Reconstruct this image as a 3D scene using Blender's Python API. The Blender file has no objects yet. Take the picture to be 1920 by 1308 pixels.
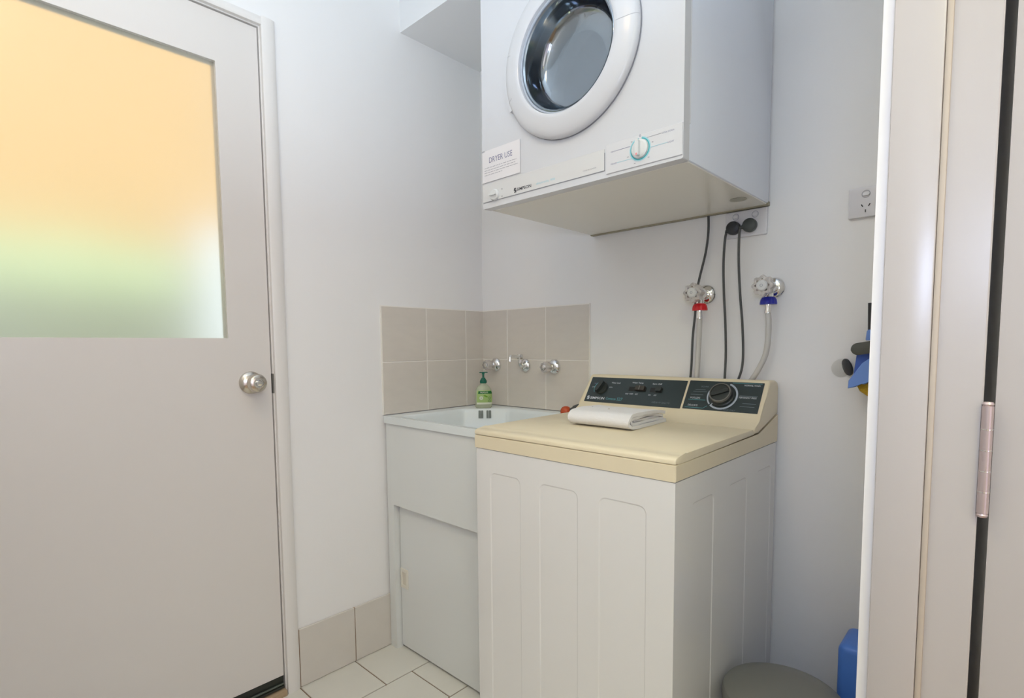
import bpy, bmesh, math, random
from mathutils import Vector, Matrix, noise
random.seed(7)
S = bpy.context.scene
COL = S.collection
R = math.radians

# ------------------------------------------------------------------ camera, world, lights, exposure
cam = bpy.data.cameras.new('camera')
cam.sensor_width = 36.0
cam.lens = 1011.24 / 1920 * 36.0
cam.shift_y = (722.82 - 654.0) / 1920
cam.clip_start = 0.02
camo = bpy.data.objects.new('camera', cam)
COL.objects.link(camo)
yaw, pitch, roll = R(43.324), R(-4.273), R(-0.507)
F = Vector((-math.sin(yaw) * math.cos(pitch), math.cos(yaw) * math.cos(pitch), math.sin(pitch)))
r0 = Vector((math.cos(yaw), math.sin(yaw), 0))
u0 = r0.cross(F)
rr = r0 * math.cos(roll) + u0 * math.sin(roll)
uu = u0 * math.cos(roll) - r0 * math.sin(roll)
camo.matrix_world = Matrix(((rr.x, uu.x, -F.x, 1.662), (rr.y, uu.y, -F.y, -1.5856), (rr.z, uu.z, -F.z, 1.1015), (0, 0, 0, 1)))
S.camera = camo

w = bpy.data.worlds.new('sky')
S.world = w
w.use_nodes = True
bg = w.node_tree.nodes['Background']
bg.inputs['Color'].default_value = (0.80, 0.90, 1.0, 1)
bg.inputs['Strength'].default_value = 0.9

S.view_settings.view_transform = 'Standard'
S.view_settings.look = 'None'
S.view_settings.exposure = 0.08
S.view_settings.gamma = 1.0
S.view_settings.use_curve_mapping = False


def lamp(name, kind, loc, energy, color, target=None, size=0.3, size_y=None, shape=None, spread=None):
    d = bpy.data.lights.new(name, kind)
    d.energy = energy
    d.color = color
    if kind == 'AREA':
        d.size = size
        if shape:
            d.shape = shape
        if size_y:
            d.shape = 'RECTANGLE'
            d.size_y = size_y
        if spread:
            d.spread = spread
    elif kind == 'POINT':
        d.shadow_soft_size = size
    o = bpy.data.objects.new(name, d)
    COL.objects.link(o)
    o.location = loc
    if target is not None:
        o.rotation_euler = (Vector(target) - Vector(loc)).to_track_quat('-Z', 'Y').to_euler()
    return o


sun = lamp('sun', 'SUN', (-1, 4, 6), 2.9, (1.0, 0.95, 0.86), (-3, 0, 1.6))
sun.rotation_euler = Vector((-0.75, -0.55, -0.75)).to_track_quat('-Z', 'Y').to_euler()
sun.data.angle = R(0.5)
lamp('room_ceiling_glow', 'AREA', (0.95, -1.55, 2.30), 2.88, (1.0, 0.667, 0.3), (0.95, -1.55, 0), 0.30, shape='DISK')
# the photographer's flash in the doorway: most of it bounced off the ceiling, a little straight ahead
lamp('bounce_flash', 'AREA', (1.60, -1.66, 1.50), 13.25, (0.703, 0.862, 1.0), (1.10, -1.45, 2.42), 0.12, shape='DISK', spread=R(120))
lamp('flash_spill', 'AREA', (1.712, -1.63, 1.27), 3.26, (0.574, 0.691, 1.0), (0.85, -0.3, 1.35), 0.14, shape='DISK')
lamp('hall_ceiling_glow', 'AREA', (2.3, -2.0, 2.36), 16.32, (1.0, 0.988, 0.559), (2.2, -2.0, 0), 0.8, shape='DISK')
# added unseen fill light shining in through the doorway, no window stands there
lamp('hall_fill', 'AREA', (2.95, -1.55, 1.25), 10.56, (0.727, 0.636, 1.0), (0.0, -1.2, 1.0), 1.8, 2.0)

# ------------------------------------------------------------------ materials
MATS = {}


def mat(name, col, rough=0.5, metal=0.0, bump=0.0, bscale=60.0, var=0.0, vscale=8.0, coat=0.0, trans=0.0, ior=1.45, spec=0.5, aniso=None, sheen=0.0):
    if name in MATS:
        return MATS[name]
    m = bpy.data.materials.new(name)
    m.use_nodes = True
    nt = m.node_tree
    b = nt.nodes['Principled BSDF']
    b.inputs['Base Color'].default_value = (*col, 1)
    b.inputs['Roughness'].default_value = rough
    b.inputs['Metallic'].default_value = metal
    b.inputs['Coat Weight'].default_value = coat
    b.inputs['Transmission Weight'].default_value = trans
    b.inputs['IOR'].default_value = ior
    b.inputs['Specular IOR Level'].default_value = spec
    b.inputs['Sheen Weight'].default_value = sheen
    tc = nt.nodes.new('ShaderNodeTexCoord')
    if var > 0:
        n = nt.nodes.new('ShaderNodeTexNoise')
        n.inputs['Scale'].default_value = vscale
        n.inputs['Detail'].default_value = 4
        mp = nt.nodes.new('ShaderNodeMapping')
        if aniso:
            mp.inputs['Scale'].default_value = aniso
        nt.links.new(tc.outputs['Object'], mp.inputs['Vector'])
        nt.links.new(mp.outputs[0], n.inputs['Vector'])
        mx = nt.nodes.new('ShaderNodeMix')
        mx.data_type = 'RGBA'
        mx.inputs[6].default_value = (*[c * (1 - var) for c in col], 1)
        mx.inputs[7].default_value = (*[min(1, c * (1 + var)) for c in col], 1)
        nt.links.new(n.outputs['Fac'], mx.inputs[0])
        nt.links.new(mx.outputs[2], b.inputs['Base Color'])
    if bump > 0:
        n2 = nt.nodes.new('ShaderNodeTexNoise')
        n2.inputs['Scale'].default_value = bscale
        n2.inputs['Detail'].default_value = 3
        nt.links.new(tc.outputs['Object'], n2.inputs['Vector'])
        bp = nt.nodes.new('ShaderNodeBump')
        bp.inputs['Strength'].default_value = bump
        bp.inputs['Distance'].default_value = 0.002
        nt.links.new(n2.outputs['Fac'], bp.inputs['Height'])
        nt.links.new(bp.outputs[0], b.inputs['Normal'])
    MATS[name] = m
    return m


WALL = mat('wall_paint', (0.89, 0.874, 0.85), 0.6, bump=0.08, bscale=180, var=0.012, vscale=3)
CEIL = mat('ceiling_paint', (0.91, 0.91, 0.91), 0.8)
GLOSS = mat('door_enamel', (0.76, 0.72, 0.675), 0.32, bump=0.05, bscale=25, var=0.015, vscale=2)
TRIM = mat('trim_enamel', (0.82, 0.79, 0.75), 0.33, bump=0.04, bscale=30)
JAMB = mat('jamb_shaded_trim', (0.47, 0.434, 0.405), 0.3, bump=0.04, bscale=30, var=0.012, vscale=5)  # white trim with shade put into the colour, for hall jamb and door
TILE = mat('wall_tile', (0.70, 0.645, 0.57), 0.3, bump=0.12, bscale=120, var=0.05, vscale=14, aniso=(1, 1, 3))
SKIRT = mat('skirting_tile', (0.69, 0.645, 0.58), 0.35, bump=0.12, bscale=120, var=0.04, vscale=14)
FTILE = mat('floor_tile', (0.72, 0.695, 0.62), 0.28, bump=0.08, bscale=90, var=0.04, vscale=9)
GROUT = mat('light_grout', (0.90, 0.86, 0.79), 0.8, bump=0.3, bscale=300)
DGROUT = mat('dark_grout', (0.30, 0.19, 0.115), 0.85, bump=0.3, bscale=300)
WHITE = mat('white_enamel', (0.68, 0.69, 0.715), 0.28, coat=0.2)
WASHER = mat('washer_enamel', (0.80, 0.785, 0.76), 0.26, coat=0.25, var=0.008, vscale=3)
DSIDE = mat('dryer_side_lit_white', (0.84, 0.88, 0.96), 0.26, coat=0.2)  # dryer white with extra bluish light put into the colour of the sides
DBASE = mat('dryer_underside', (0.84, 0.82, 0.75), 0.2)
CREAM = mat('cream_plastic', (0.80, 0.70, 0.50), 0.30, bump=0.03, bscale=200, var=0.01, vscale=5)
BEAD = mat('washer_trim_line', (0.80, 0.75, 0.63), 0.35)
PANEL = mat('dark_panel', (0.028, 0.042, 0.045), 0.32, var=0.15, vscale=20)
KNOBD = mat('dark_knob', (0.030, 0.036, 0.034), 0.38)
KNOBB = mat('brown_switch', (0.05, 0.043, 0.033), 0.4)
KRIM = mat('knob_rim', (0.16, 0.155, 0.14), 0.35)
INKW = mat('white_ink', (0.62, 0.66, 0.70), 0.5)
INKG = mat('grey_ink', (0.16, 0.20, 0.22), 0.5)
INKT = mat('teal_ink', (0.10, 0.33, 0.36), 0.5)
INKR = mat('ring_ink', (0.42, 0.47, 0.54), 0.45)
INKB = mat('black_ink', (0.04, 0.04, 0.05), 0.5)
INKV = mat('violet_ink', (0.20, 0.20, 0.33), 0.6)
INKL = mat('print_grey_ink', (0.40, 0.40, 0.43), 0.6)
TEAL = mat('teal_ring', (0.05, 0.42, 0.46), 0.4)
CYAN = mat('pale_cyan_ink', (0.36, 0.66, 0.74), 0.5)
DIALW = mat('dial_white', (0.74, 0.755, 0.75), 0.3)
PINK = mat('pink_ink', (0.85, 0.35, 0.36), 0.5)
PAPER = mat('paper', (0.83, 0.81, 0.82), 0.7)
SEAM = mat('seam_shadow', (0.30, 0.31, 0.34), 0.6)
CHROME = mat('chrome', (0.82, 0.82, 0.82), 0.07, metal=1.0)
STEEL = mat('satin_steel', (0.62, 0.57, 0.50), 0.22, metal=1.0)
DRUM = mat('drum_steel', (0.84, 0.90, 0.99), 0.40, metal=0.15)
GASKET = mat('door_gasket', (0.50, 0.55, 0.62), 0.5)
TUB = mat('tub_polymer', (0.80, 0.84, 0.83), 0.25)
TUBCAB = mat('tub_cabinet_enamel', (0.76, 0.77, 0.745), 0.3)
PULL = mat('cream_pull', (0.80, 0.76, 0.66), 0.4)
SLOT = mat('overflow_dark', (0.22, 0.24, 0.22), 0.6)
CRYS = mat('clear_acrylic', (0.95, 0.90, 0.86), 0.14, trans=0.62, ior=1.42)
CLEAR = mat('clear_rubber', (0.95, 0.95, 0.93), 0.15, trans=0.9, ior=1.2)


def thin_glass(name, tint, ior=1.55, rough=0.03):
    """clear pane: see-through with mirror reflections that grow towards grazing angles"""
    m = bpy.data.materials.new(name)
    m.use_nodes = True
    nt = m.node_tree
    nt.nodes.remove(nt.nodes['Principled BSDF'])
    tr = nt.nodes.new('ShaderNodeBsdfTransparent')
    tr.inputs[0].default_value = (*tint, 1)
    gl = nt.nodes.new('ShaderNodeBsdfGlossy')
    gl.inputs['Roughness'].default_value = rough
    gl.inputs['Color'].default_value = (0.84, 0.92, 1.0, 1)
    fr = nt.nodes.new('ShaderNodeFresnel')
    fr.inputs[0].default_value = ior
    mx = nt.nodes.new('ShaderNodeMixShader')
    nt.links.new(fr.outputs[0], mx.inputs[0])
    nt.links.new(tr.outputs[0], mx.inputs[1])
    nt.links.new(gl.outputs[0], mx.inputs[2])
    nt.links.new(mx.outputs[0], nt.nodes['Material Output'].inputs[0])
    return m


GLASSD = thin_glass('dryer_door_glass', (0.90, 0.95, 1.0), 3.6, 0.06)
BUTTON = mat('tap_button', (0.72, 0.72, 0.70), 0.3)
RED = mat('red_nut', (0.70, 0.012, 0.018), 0.35)
BLUE = mat('blue_nut', (0.018, 0.025, 0.36), 0.35)
HOSE = mat('hose_plastic', (0.62, 0.60, 0.56), 0.4)
CORD = mat('grey_cord', (0.085, 0.088, 0.085), 0.5)
PLUGB = mat('black_plug', (0.028, 0.031, 0.036), 0.45)
PLUGG = mat('grey_plug', (0.062, 0.072, 0.070), 0.45)
OUTLET = mat('outlet_plastic', (0.76, 0.745, 0.755), 0.3)
HOLE = mat('socket_hole', (0.02, 0.02, 0.02), 0.7)
TOWEL = mat('white_terry', (0.84, 0.82, 0.81), 0.95, bump=0.6, bscale=420, sheen=0.3)
ORANGE = mat('orange_cap', (0.55, 0.085, 0.025), 0.4)
DGREY = mat('dark_grey_plastic', (0.075, 0.08, 0.08), 0.45)
BINLID = mat('bin_lid', (0.215, 0.21, 0.18), 0.35)
BINBODY = mat('bin_body', (0.35, 0.35, 0.33), 0.3, metal=0.6)
BLUEP = mat('blue_plastic', (0.085, 0.23, 0.70), 0.35)
BLUED = mat('deep_blue_plastic', (0.055, 0.13, 0.50), 0.4)
MOPB = mat('mop_blue', (0.17, 0.31, 0.72), 0.45)
CLAMP = mat('mop_clamp_grey', (0.085, 0.088, 0.075), 0.5)
RUBBER = mat('black_rubber', (0.030, 0.033, 0.036), 0.5)
YELLOW = mat('yellow_sponge', (0.58, 0.36, 0.03), 0.95, bump=1.0, bscale=260, var=0.2, vscale=60)
PUMP = mat('green_pump', (0.004, 0.12, 0.075), 0.35)
SOAP = mat('soap_bottle', (0.66, 0.70, 0.52), 0.2, trans=0.35, ior=1.4)
SOAPLAB = mat('soap_label', (0.40, 0.56, 0.19), 0.4)
LABDK = mat('label_dark_green', (0.01, 0.15, 0.03), 0.4)
LABW = mat('label_white', (0.80, 0.82, 0.68), 0.5)
LEAFG = mat('label_leaf', (0.16, 0.36, 0.02), 0.5)
SEAL = mat('door_seal', (0.022, 0.025, 0.020), 0.35)
ALUM = mat('seal_rail', (0.14, 0.16, 0.14), 0.3, metal=0.7)
OAK = mat('threshold_timber', (0.44, 0.32, 0.20), 0.5, var=0.2, vscale=30, aniso=(8, 1, 8))
BRASS = mat('hinge_metal', (0.52, 0.43, 0.42), 0.3, metal=0.6)
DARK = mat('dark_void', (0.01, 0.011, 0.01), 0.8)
PEACH = mat('neighbour_render', (0.80, 0.545, 0.27), 0.8, var=0.08, vscale=2)
HEDGE = mat('hedge_green', (0.52, 0.66, 0.40), 0.8, var=0.35, vscale=9)
FENCE = mat('sage_fence', (0.32, 0.36, 0.27), 0.7, var=0.1, vscale=5)
PALE = mat('pale_render', (0.80, 0.87, 0.92), 0.7, var=0.04, vscale=4)
PAVE = mat('outdoor_paving', (0.55, 0.52, 0.47), 0.8, var=0.1, vscale=5)
HALLF = mat('hall_timber', (0.42, 0.26, 0.15), 0.4, var=0.2, vscale=20, aniso=(1, 10, 1))
LAMPG = mat('lamp_opal', (0.85, 0.82, 0.75), 0.3)


def frosted():
    m = bpy.data.materials.new('frosted_glass')
    m.use_nodes = True
    nt = m.node_tree
    b = nt.nodes['Principled BSDF']
    b.inputs['Base Color'].default_value = (0.97, 0.98, 0.96, 1)
    b.inputs['Roughness'].default_value = 0.30
    b.inputs['Transmission Weight'].default_value = 1.0
    b.inputs['IOR'].default_value = 1.45
    tc = nt.nodes.new('ShaderNodeTexCoord')
    mp = nt.nodes.new('ShaderNodeMapping')
    mp.inputs['Scale'].default_value = (1, 1, 14)
    n = nt.nodes.new('ShaderNodeTexNoise')
    n.inputs['Scale'].default_value = 50
    bp = nt.nodes.new('ShaderNodeBump')
    bp.inputs['Strength'].default_value = 0.04
    bp.inputs['Distance'].default_value = 0.001
    nt.links.new(tc.outputs['Object'], mp.inputs[0])
    nt.links.new(mp.outputs[0], n.inputs['Vector'])
    nt.links.new(n.outputs['Fac'], bp.inputs['Height'])
    nt.links.new(bp.outputs[0], b.inputs['Normal'])
    return m


FROST = frosted()


def glow(name, col, strength):
    m = bpy.data.materials.new(name)
    m.use_nodes = True
    b = m.node_tree.nodes['Principled BSDF']
    b.inputs['Base Color'].default_value = (*col, 1)
    b.inputs['Emission Color'].default_value = (*col, 1)
    b.inputs['Emission Strength'].default_value = strength
    return m


OPAL = glow('lit_opal', (1.0, 0.90, 0.74), 1.6)

# ------------------------------------------------------------------ geometry helpers
ZERO = Vector((0, 0, 0))


def smooth_by_angle(me, ang=35):
    bm = bmesh.new()
    bm.from_mesh(me)
    for f in bm.faces:
        f.smooth = True
    for e in bm.edges:
        if len(e.link_faces) == 2:
            e.smooth = e.calc_face_angle(0) < R(ang)
        else:
            e.smooth = False
    bm.to_mesh(me)
    bm.free()


def root_of(p):
    while p is not None and p.parent is not None:
        p = p.parent
    return p


def obj(name, bm, m, parent=None, origin=None, ang=35, label=None):
    """link bm (world coordinates) as one mesh object; children are written relative to their root's location"""
    bmesh.ops.recalc_face_normals(bm, faces=bm.faces[:])
    me = bpy.data.meshes.new(name)
    off = Vector(origin) if origin is not None else ZERO
    if parent is not None:
        off = Vector(root_of(parent).location)
    if off.length > 0:
        bmesh.ops.translate(bm, verts=bm.verts[:], vec=-off)
    bm.to_mesh(me)
    bm.free()
    if ang:
        smooth_by_angle(me, ang)
    for mm in (m if isinstance(m, (list, tuple)) else [m]):
        me.materials.append(mm)
    o = bpy.data.objects.new(name, me)
    COL.objects.link(o)
    if parent is not None:
        o.parent = parent
    else:
        o.location = off
    if label:
        o['label'] = label
    return o


def tag(o, label, cat, group=None):
    o['label'] = label
    o['category'] = cat
    if group:
        o['group'] = group
    return o


def thing(name, label, cat, loc=(0, 0, 0), group=None):
    o = bpy.data.objects.new(name, None)
    o.empty_display_size = 0.05
    COL.objects.link(o)
    o.location = loc
    return tag(o, label, cat, group)


def struct(name, bm, m, parent=None, ang=35, label=None, cat=None):
    o = obj(name, bm, m, parent, ang=ang)
    if parent is None:
        o['kind'] = 'structure'
        if label:
            o['label'] = label
            o['category'] = cat
    return o


def dup(root, loc, label, group=None):
    r = root.copy()
    COL.objects.link(r)
    r.location = loc
    r['label'] = label
    if group:
        r['group'] = group
    for ch in list(root.children):
        c = ch.copy()
        COL.objects.link(c)
        c.parent = r
        for g in list(ch.children):
            d = g.copy()
            COL.objects.link(d)
            d.parent = c
    return r


def B():
    return bmesh.new()


def box(bm, x0, x1, y0, y1, z0, z1, bev=0.0, seg=2):
    vs = [bm.verts.new((x, y, z)) for x in (x0, x1) for y in (y0, y1) for z in (z0, z1)]
    q = [(0, 1, 3, 2), (4, 6, 7, 5), (0, 4, 5, 1), (2, 3, 7, 6), (0, 2, 6, 4), (1, 5, 7, 3)]
    fs = [bm.faces.new([vs[i] for i in k]) for k in q]
    if bev > 0:
        es = {e for f in fs for e in f.edges}
        bmesh.ops.bevel(bm, geom=list(es), offset=bev, segments=seg, profile=0.5, affect='EDGES')
    return bm


def bx(x0, x1, y0, y1, z0, z1, bev=0.0, seg=2):
    return box(B(), x0, x1, y0, y1, z0, z1, bev, seg)


def prism(bm, pts, axis, a, b, bev=0.0, seg=2):
    """extrude a polygon along axis ('x': pts=(y,z), 'y': pts=(x,z), 'z': pts=(x,y))"""
    def P(p, t):
        return {'x': (t, p[0], p[1]), 'y': (p[0], t, p[1]), 'z': (p[0], p[1], t)}[axis]
    v0 = [bm.verts.new(P(p, a)) for p in pts]
    v1 = [bm.verts.new(P(p, b)) for p in pts]
    n = len(pts)
    fs = [bm.faces.new(v0), bm.faces.new(v1)]
    for i in range(n):
        fs.append(bm.faces.new((v0[i], v0[(i + 1) % n], v1[(i + 1) % n], v1[i])))
    if bev > 0:
        es = set(fs[0].edges) | set(fs[1].edges)
        bmesh.ops.bevel(bm, geom=list(es), offset=bev, segments=seg, profile=0.5, affect='EDGES')
    return bm


def frame_of(d):
    d = Vector(d).normalized()
    a = Vector((0, 0, 1)) if abs(d.z) < 0.9 else Vector((1, 0, 0))
    x = a.cross(d).normalized()
    return x, d.cross(x), d


def lathe(bm, prof, origin, axis, seg=32, close=False, lobes=0, amp=0.0, lobe_r=0.0, arc=None):
    """prof: (radius, height along axis); lobes wave the radius where it exceeds lobe_r"""
    x, y, d = frame_of(axis)
    o = Vector(origin)
    rings = []
    for (r, h) in prof:
        if r <= 1e-6:
            rings.append([bm.verts.new(o + d * h)])
            continue
        ring = []
        n = seg if arc is None else seg + 1
        for k in range(n):
            t = 2 * math.pi * k / seg if arc is None else arc[0] + (arc[1] - arc[0]) * k / seg
            q = r
            if lobes and r > lobe_r:
                q = r + amp * math.cos(lobes * t)
            ring.append(bm.verts.new(o + d * h + x * (q * math.cos(t)) + y * (q * math.sin(t))))
        rings.append(ring)
    pairs = list(zip(rings, rings[1:])) + ([(rings[-1], rings[0])] if close else [])
    for a, b in pairs:
        m = seg
        for k in range(m):
            k2 = (k + 1) % seg if arc is None else k + 1
            if len(a) == 1 and len(b) == 1:
                continue
            if len(a) == 1:
                bm.faces.new((a[0], b[k], b[k2]))
            elif len(b) == 1:
                bm.faces.new((a[k], a[k2], b[0]))
            else:
                bm.faces.new((a[k], a[k2], b[k2], b[k]))
    return bm


def spline(pts, n=8):
    P = [Vector(p) for p in pts]
    P = [P[0] * 2 - P[1]] + P + [P[-1] * 2 - P[-2]]
    out = []
    for i in range(1, len(P) - 2):
        a, b, c, d = P[i - 1], P[i], P[i + 1], P[i + 2]
        for k in range(n):
            t = k / n
            out.append(0.5 * ((2 * b) + (c - a) * t + (2 * a - 5 * b + 4 * c - d) * t * t + (3 * b - a - 3 * c + d) * t ** 3))
    out.append(P[-2])
    return out


def tube(bm, pts, rad, seg=10, cap=True):
    pts = [Vector(p) for p in pts]
    rads = rad if isinstance(rad, (list, tuple)) else [rad] * len(pts)
    t0 = (pts[1] - pts[0]).normalized()
    x, y, _ = frame_of(t0)
    rings = []
    for i, p in enumerate(pts):
        a = pts[max(i - 1, 0)]
        b = pts[min(i + 1, len(pts) - 1)]
        t = (b - a).normalized()
        x = (x - t * x.dot(t)).normalized()
        y = t.cross(x)
        rings.append([bm.verts.new(p + x * (rads[i] * math.cos(2 * math.pi * k / seg)) + y * (rads[i] * math.sin(2 * math.pi * k / seg))) for k in range(seg)])
    for a, b in zip(rings, rings[1:]):
        for k in range(seg):
            bm.faces.new((a[k], a[(k + 1) % seg], b[(k + 1) % seg], b[k]))
    if cap:
        bm.faces.new(rings[0])
        bm.faces.new(rings[-1])
    return bm


def slab(bm, poly, org, ux, uy, th):
    """thin plate: polygon in the plane (org; ux, uy), thickness th along ux x uy"""
    ux, uy, o = Vector(ux).normalized(), Vector(uy).normalized(), Vector(org)
    n = ux.cross(uy)
    v0 = [bm.verts.new(o + ux * a + uy * b) for a, b in poly]
    v1 = [bm.verts.new(o + ux * a + uy * b + n * th) for a, b in poly]
    k = len(poly)
    bm.faces.new(v0)
    bm.faces.new(v1)
    for i in range(k):
        bm.faces.new((v0[i], v0[(i + 1) % k], v1[(i + 1) % k], v1[i]))
    return bm


def cut(o, x0, x1, y0, y1, z0, z1):
    """saw a box-shaped opening (world coordinates) out of a mesh object"""
    me = bpy.data.meshes.new('saw')
    bm = box(bmesh.new(), x0, x1, y0, y1, z0, z1)
    bmesh.ops.recalc_face_normals(bm, faces=bm.faces[:])
    off = Vector(root_of(o).location)
    bmesh.ops.translate(bm, verts=bm.verts[:], vec=-off + Vector(root_of(o).location))
    bm.to_mesh(me)
    bm.free()
    c = bpy.data.objects.new('saw', me)
    COL.objects.link(c)
    m = o.modifiers.new('saw', 'BOOLEAN')
    m.operation = 'DIFFERENCE'
    m.solver = 'EXACT'
    m.object = c
    dg = bpy.context.evaluated_depsgraph_get()
    dg.update()
    new = bpy.data.meshes.new_from_object(o.evaluated_get(dg))
    o.modifiers.clear()
    o.data = new
    bpy.data.objects.remove(c)
    bpy.data.meshes.remove(me)


def rect(x0, x1, y0, y1):
    return [(x0, y0), (x1, y0), (x1, y1), (x0, y1)]


def rrect(x0, x1, y0, y1, r, n=5):
    out = []
    for cx, cy, a in ((x1 - r, y1 - r, 0), (x0 + r, y1 - r, 90), (x0 + r, y0 + r, 180), (x1 - r, y0 + r, 270)):
        for k in range(n + 1):
            t = R(a + 90 * k / n)
            out.append((cx + r * math.cos(t), cy + r * math.sin(t)))
    return out


def disc(cx, cy, r, n=24):
    return [(cx + r * math.cos(2 * math.pi * k / n), cy + r * math.sin(2 * math.pi * k / n)) for k in range(n)]


def arc_band(cx, cy, r0, r1, a0, a1, n=40):
    o = [(cx + r1 * math.cos(R(a0 + (a1 - a0) * k / n)), cy + r1 * math.sin(R(a0 + (a1 - a0) * k / n))) for k in range(n + 1)]
    i = [(cx + r0 * math.cos(R(a0 + (a1 - a0) * k / n)), cy + r0 * math.sin(R(a0 + (a1 - a0) * k / n))) for k in range(n + 1)]
    return o, i


def band_slab(bm, cx, cy, r0, r1, a0, a1, org, ux, uy, th, n=40):
    o, i = arc_band(cx, cy, r0, r1, a0, a1, n)
    for k in range(n):
        slab(bm, [o[k], o[k + 1], i[k + 1], i[k]], org, ux, uy, th)
    return bm


def words(name, s, x, y, height, org, ux, uy, m, parent, width=None, align='LEFT', th=0.0005, shear=0.0, bold=0.0):
    """flat lettering on the plane (org; ux, uy) at plane position (x, y)"""
    cu = bpy.data.curves.new(name, 'FONT')
    cu.body = s
    cu.size = 1.0
    cu.resolution_u = 3
    cu.shear = shear
    cu.offset = bold
    to = bpy.data.objects.new('tmp_text', cu)
    COL.objects.link(to)
    dg = bpy.context.evaluated_depsgraph_get()
    dg.update()
    me = bpy.data.meshes.new_from_object(to.evaluated_get(dg))
    bpy.data.objects.remove(to)
    bpy.data.curves.remove(cu)
    xs = [v.co.x for v in me.vertices]
    ys = [v.co.y for v in me.vertices]
    sx0, sx1 = min(xs), max(xs)
    sc = height / (max(ys) - min(ys))
    sw = sc if width is None else width / (sx1 - sx0)
    wd = (sx1 - sx0) * sw
    dx = {'LEFT': 0, 'CENTER': -wd / 2, 'RIGHT': -wd}[align]
    ux, uy, o = Vector(ux).normalized(), Vector(uy).normalized(), Vector(org)
    n = ux.cross(uy)
    off = Vector(root_of(parent).location)
    y0 = min(ys)
    for v in me.vertices:
        v.co = o + ux * (x + dx + (v.co.x - sx0) * sw) + uy * (y + (v.co.y - y0) * sc) + n * th - off
    me.materials.clear()
    me.materials.append(m)
    ob = bpy.data.objects.new(name, me)
    COL.objects.link(ob)
    ob.parent = parent
    return ob


# ------------------------------------------------------------------ the room
RX = 1.556           # inner face of the right wall
RO = 1.638           # its hall side
H = 2.42
FRONT = -1.95
D0, D1 = -0.893, -1.715   # door leaf edges on the left wall
DT = 2.030

# floor with single tiles
fl = struct('floor', bx(-0.12, RO, FRONT - 0.1, 0.10, -0.06, -0.004), DGROUT)
tile_me = {}
T, G = 0.2, 0.004


def tile_obj(name, x0, x1, y0, y1, z0, z1, m, parent, bev=0.0012):
    key = (name, round(x1 - x0, 4), round(y1 - y0, 4), round(z1 - z0, 4))
    if key not in tile_me:
        o = obj(name, bx(x0, x1, y0, y1, z0, z1, bev, 1), m, parent, ang=0)
        bm = bmesh.new()
        bm.from_mesh(o.data)
        c = Vector(((x0 + x1) / 2, (y0 + y1) / 2, (z0 + z1) / 2))
        bmesh.ops.translate(bm, verts=bm.verts[:], vec=-c)
        bm.to_mesh(o.data)
        bm.free()
        o.location = c
        tile_me[key] = o.data
        return o
    o = bpy.data.objects.new(name, tile_me[key])
    COL.objects.link(o)
    o.parent = parent
    o.location = ((x0 + x1) / 2, (y0 + y1) / 2, (z0 + z1) / 2)
    return o


for i in range(8):
    x0, x1 = i * T, min((i + 1) * T, RX)
    if i == 0:
        x0 = 0.0
    off = -0.0455 if i % 2 == 0 else -0.1455
    k = 0
    y = off + 0.2
    while y > FRONT:
        ya, yb = max(y - T, FRONT), min(y, 0.0)
        if yb - ya > 0.02:
            tile_obj('tile', x0 + G / 2, x1 - G / 2, ya + G / 2, yb - G / 2, -0.0045, 0.0, FTILE, fl)
        y -= T

# left wall with the opening of the outside door
bm = B()
box(bm, -0.10, 0.0, -0.866, 0.10, -0.05, H)
box(bm, -0.10, 0.0, -1.742, -0.866, 2.055, H)
box(bm, -0.10, 0.0, FRONT - 0.1, -1.742, -0.05, H)
wl = struct('wall_left', bm, WALL)
wb = struct('wall_back', bx(0.0, RO, 0.0, 0.10, -0.05, H), WALL)
struct('wall_front', bx(0.0, RO, FRONT - 0.1, FRONT, -0.05, H), WALL)
bm = B()
DH0, DH1 = -0.9, -1.72
box(bm, RX, RO - 0.004, DH0, 0.0, -0.05, H)
box(bm, RX, RO - 0.004, DH1, DH0, 2.075, H)
box(bm, RX, RO - 0.004, FRONT, DH1, -0.05, H)
struct('wall_right', bm, WALL)
struct('ceiling', bx(-0.10, 3.1, -3.5, 0.8, H, H + 0.12), CEIL)
# bulkhead above the laundry corner
struct('bulkhead', bx(0.0, RX, -0.389, 0.0, 2.2155, H), mat('bulkhead_paint', (0.88, 0.88, 0.875), 0.6), label='white boxed bulkhead along the top of the back wall', cat='bulkhead')

# splashback tiles: grey tiles with pale grout, parts of their walls
zt, s_, p_, q_ = 1.2456, 0.2, 0.1027, 0.1491
gw = 0.0035
TH = 0.007


def wall_tile(wall, a0, a1, z0, z1):
    a0 += gw / 2
    a1 -= gw / 2
    z0 = max(z0 + gw / 2, 0.856)
    z1 -= gw / 2
    if wall == 'L':
        return tile_obj('tile', 0.0005, TH, a0, a1, z0, z1, TILE, wl, 0.001)
    return tile_obj('tile', a0, a1, -TH, -0.0005, z0, z1, TILE, wb, 0.001)


obj('grout', bx(0.0002, TH - 0.0016, -(p_ + 2 * s_) - 0.001, 0, 0.856, zt + 0.0015), GROUT, wl)
obj('grout', bx(0, q_ + 2 * s_ + 0.001, -(TH - 0.0016), -0.0002, 0.856, zt + 0.0015), GROUT, wb)
for z1 in (zt, zt - s_):
    for a, b in ((-(p_ + 2 * s_), -(p_ + s_)), (-(p_ + s_), -p_), (-p_, -0.004)):
        wall_tile('L', a, b, z1 - s_, z1)
    for a, b in ((0.004, q_), (q_, q_ + s_), (q_ + s_, q_ + 2 * s_)):
        wall_tile('B', a, b, z1 - s_, z1)

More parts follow.
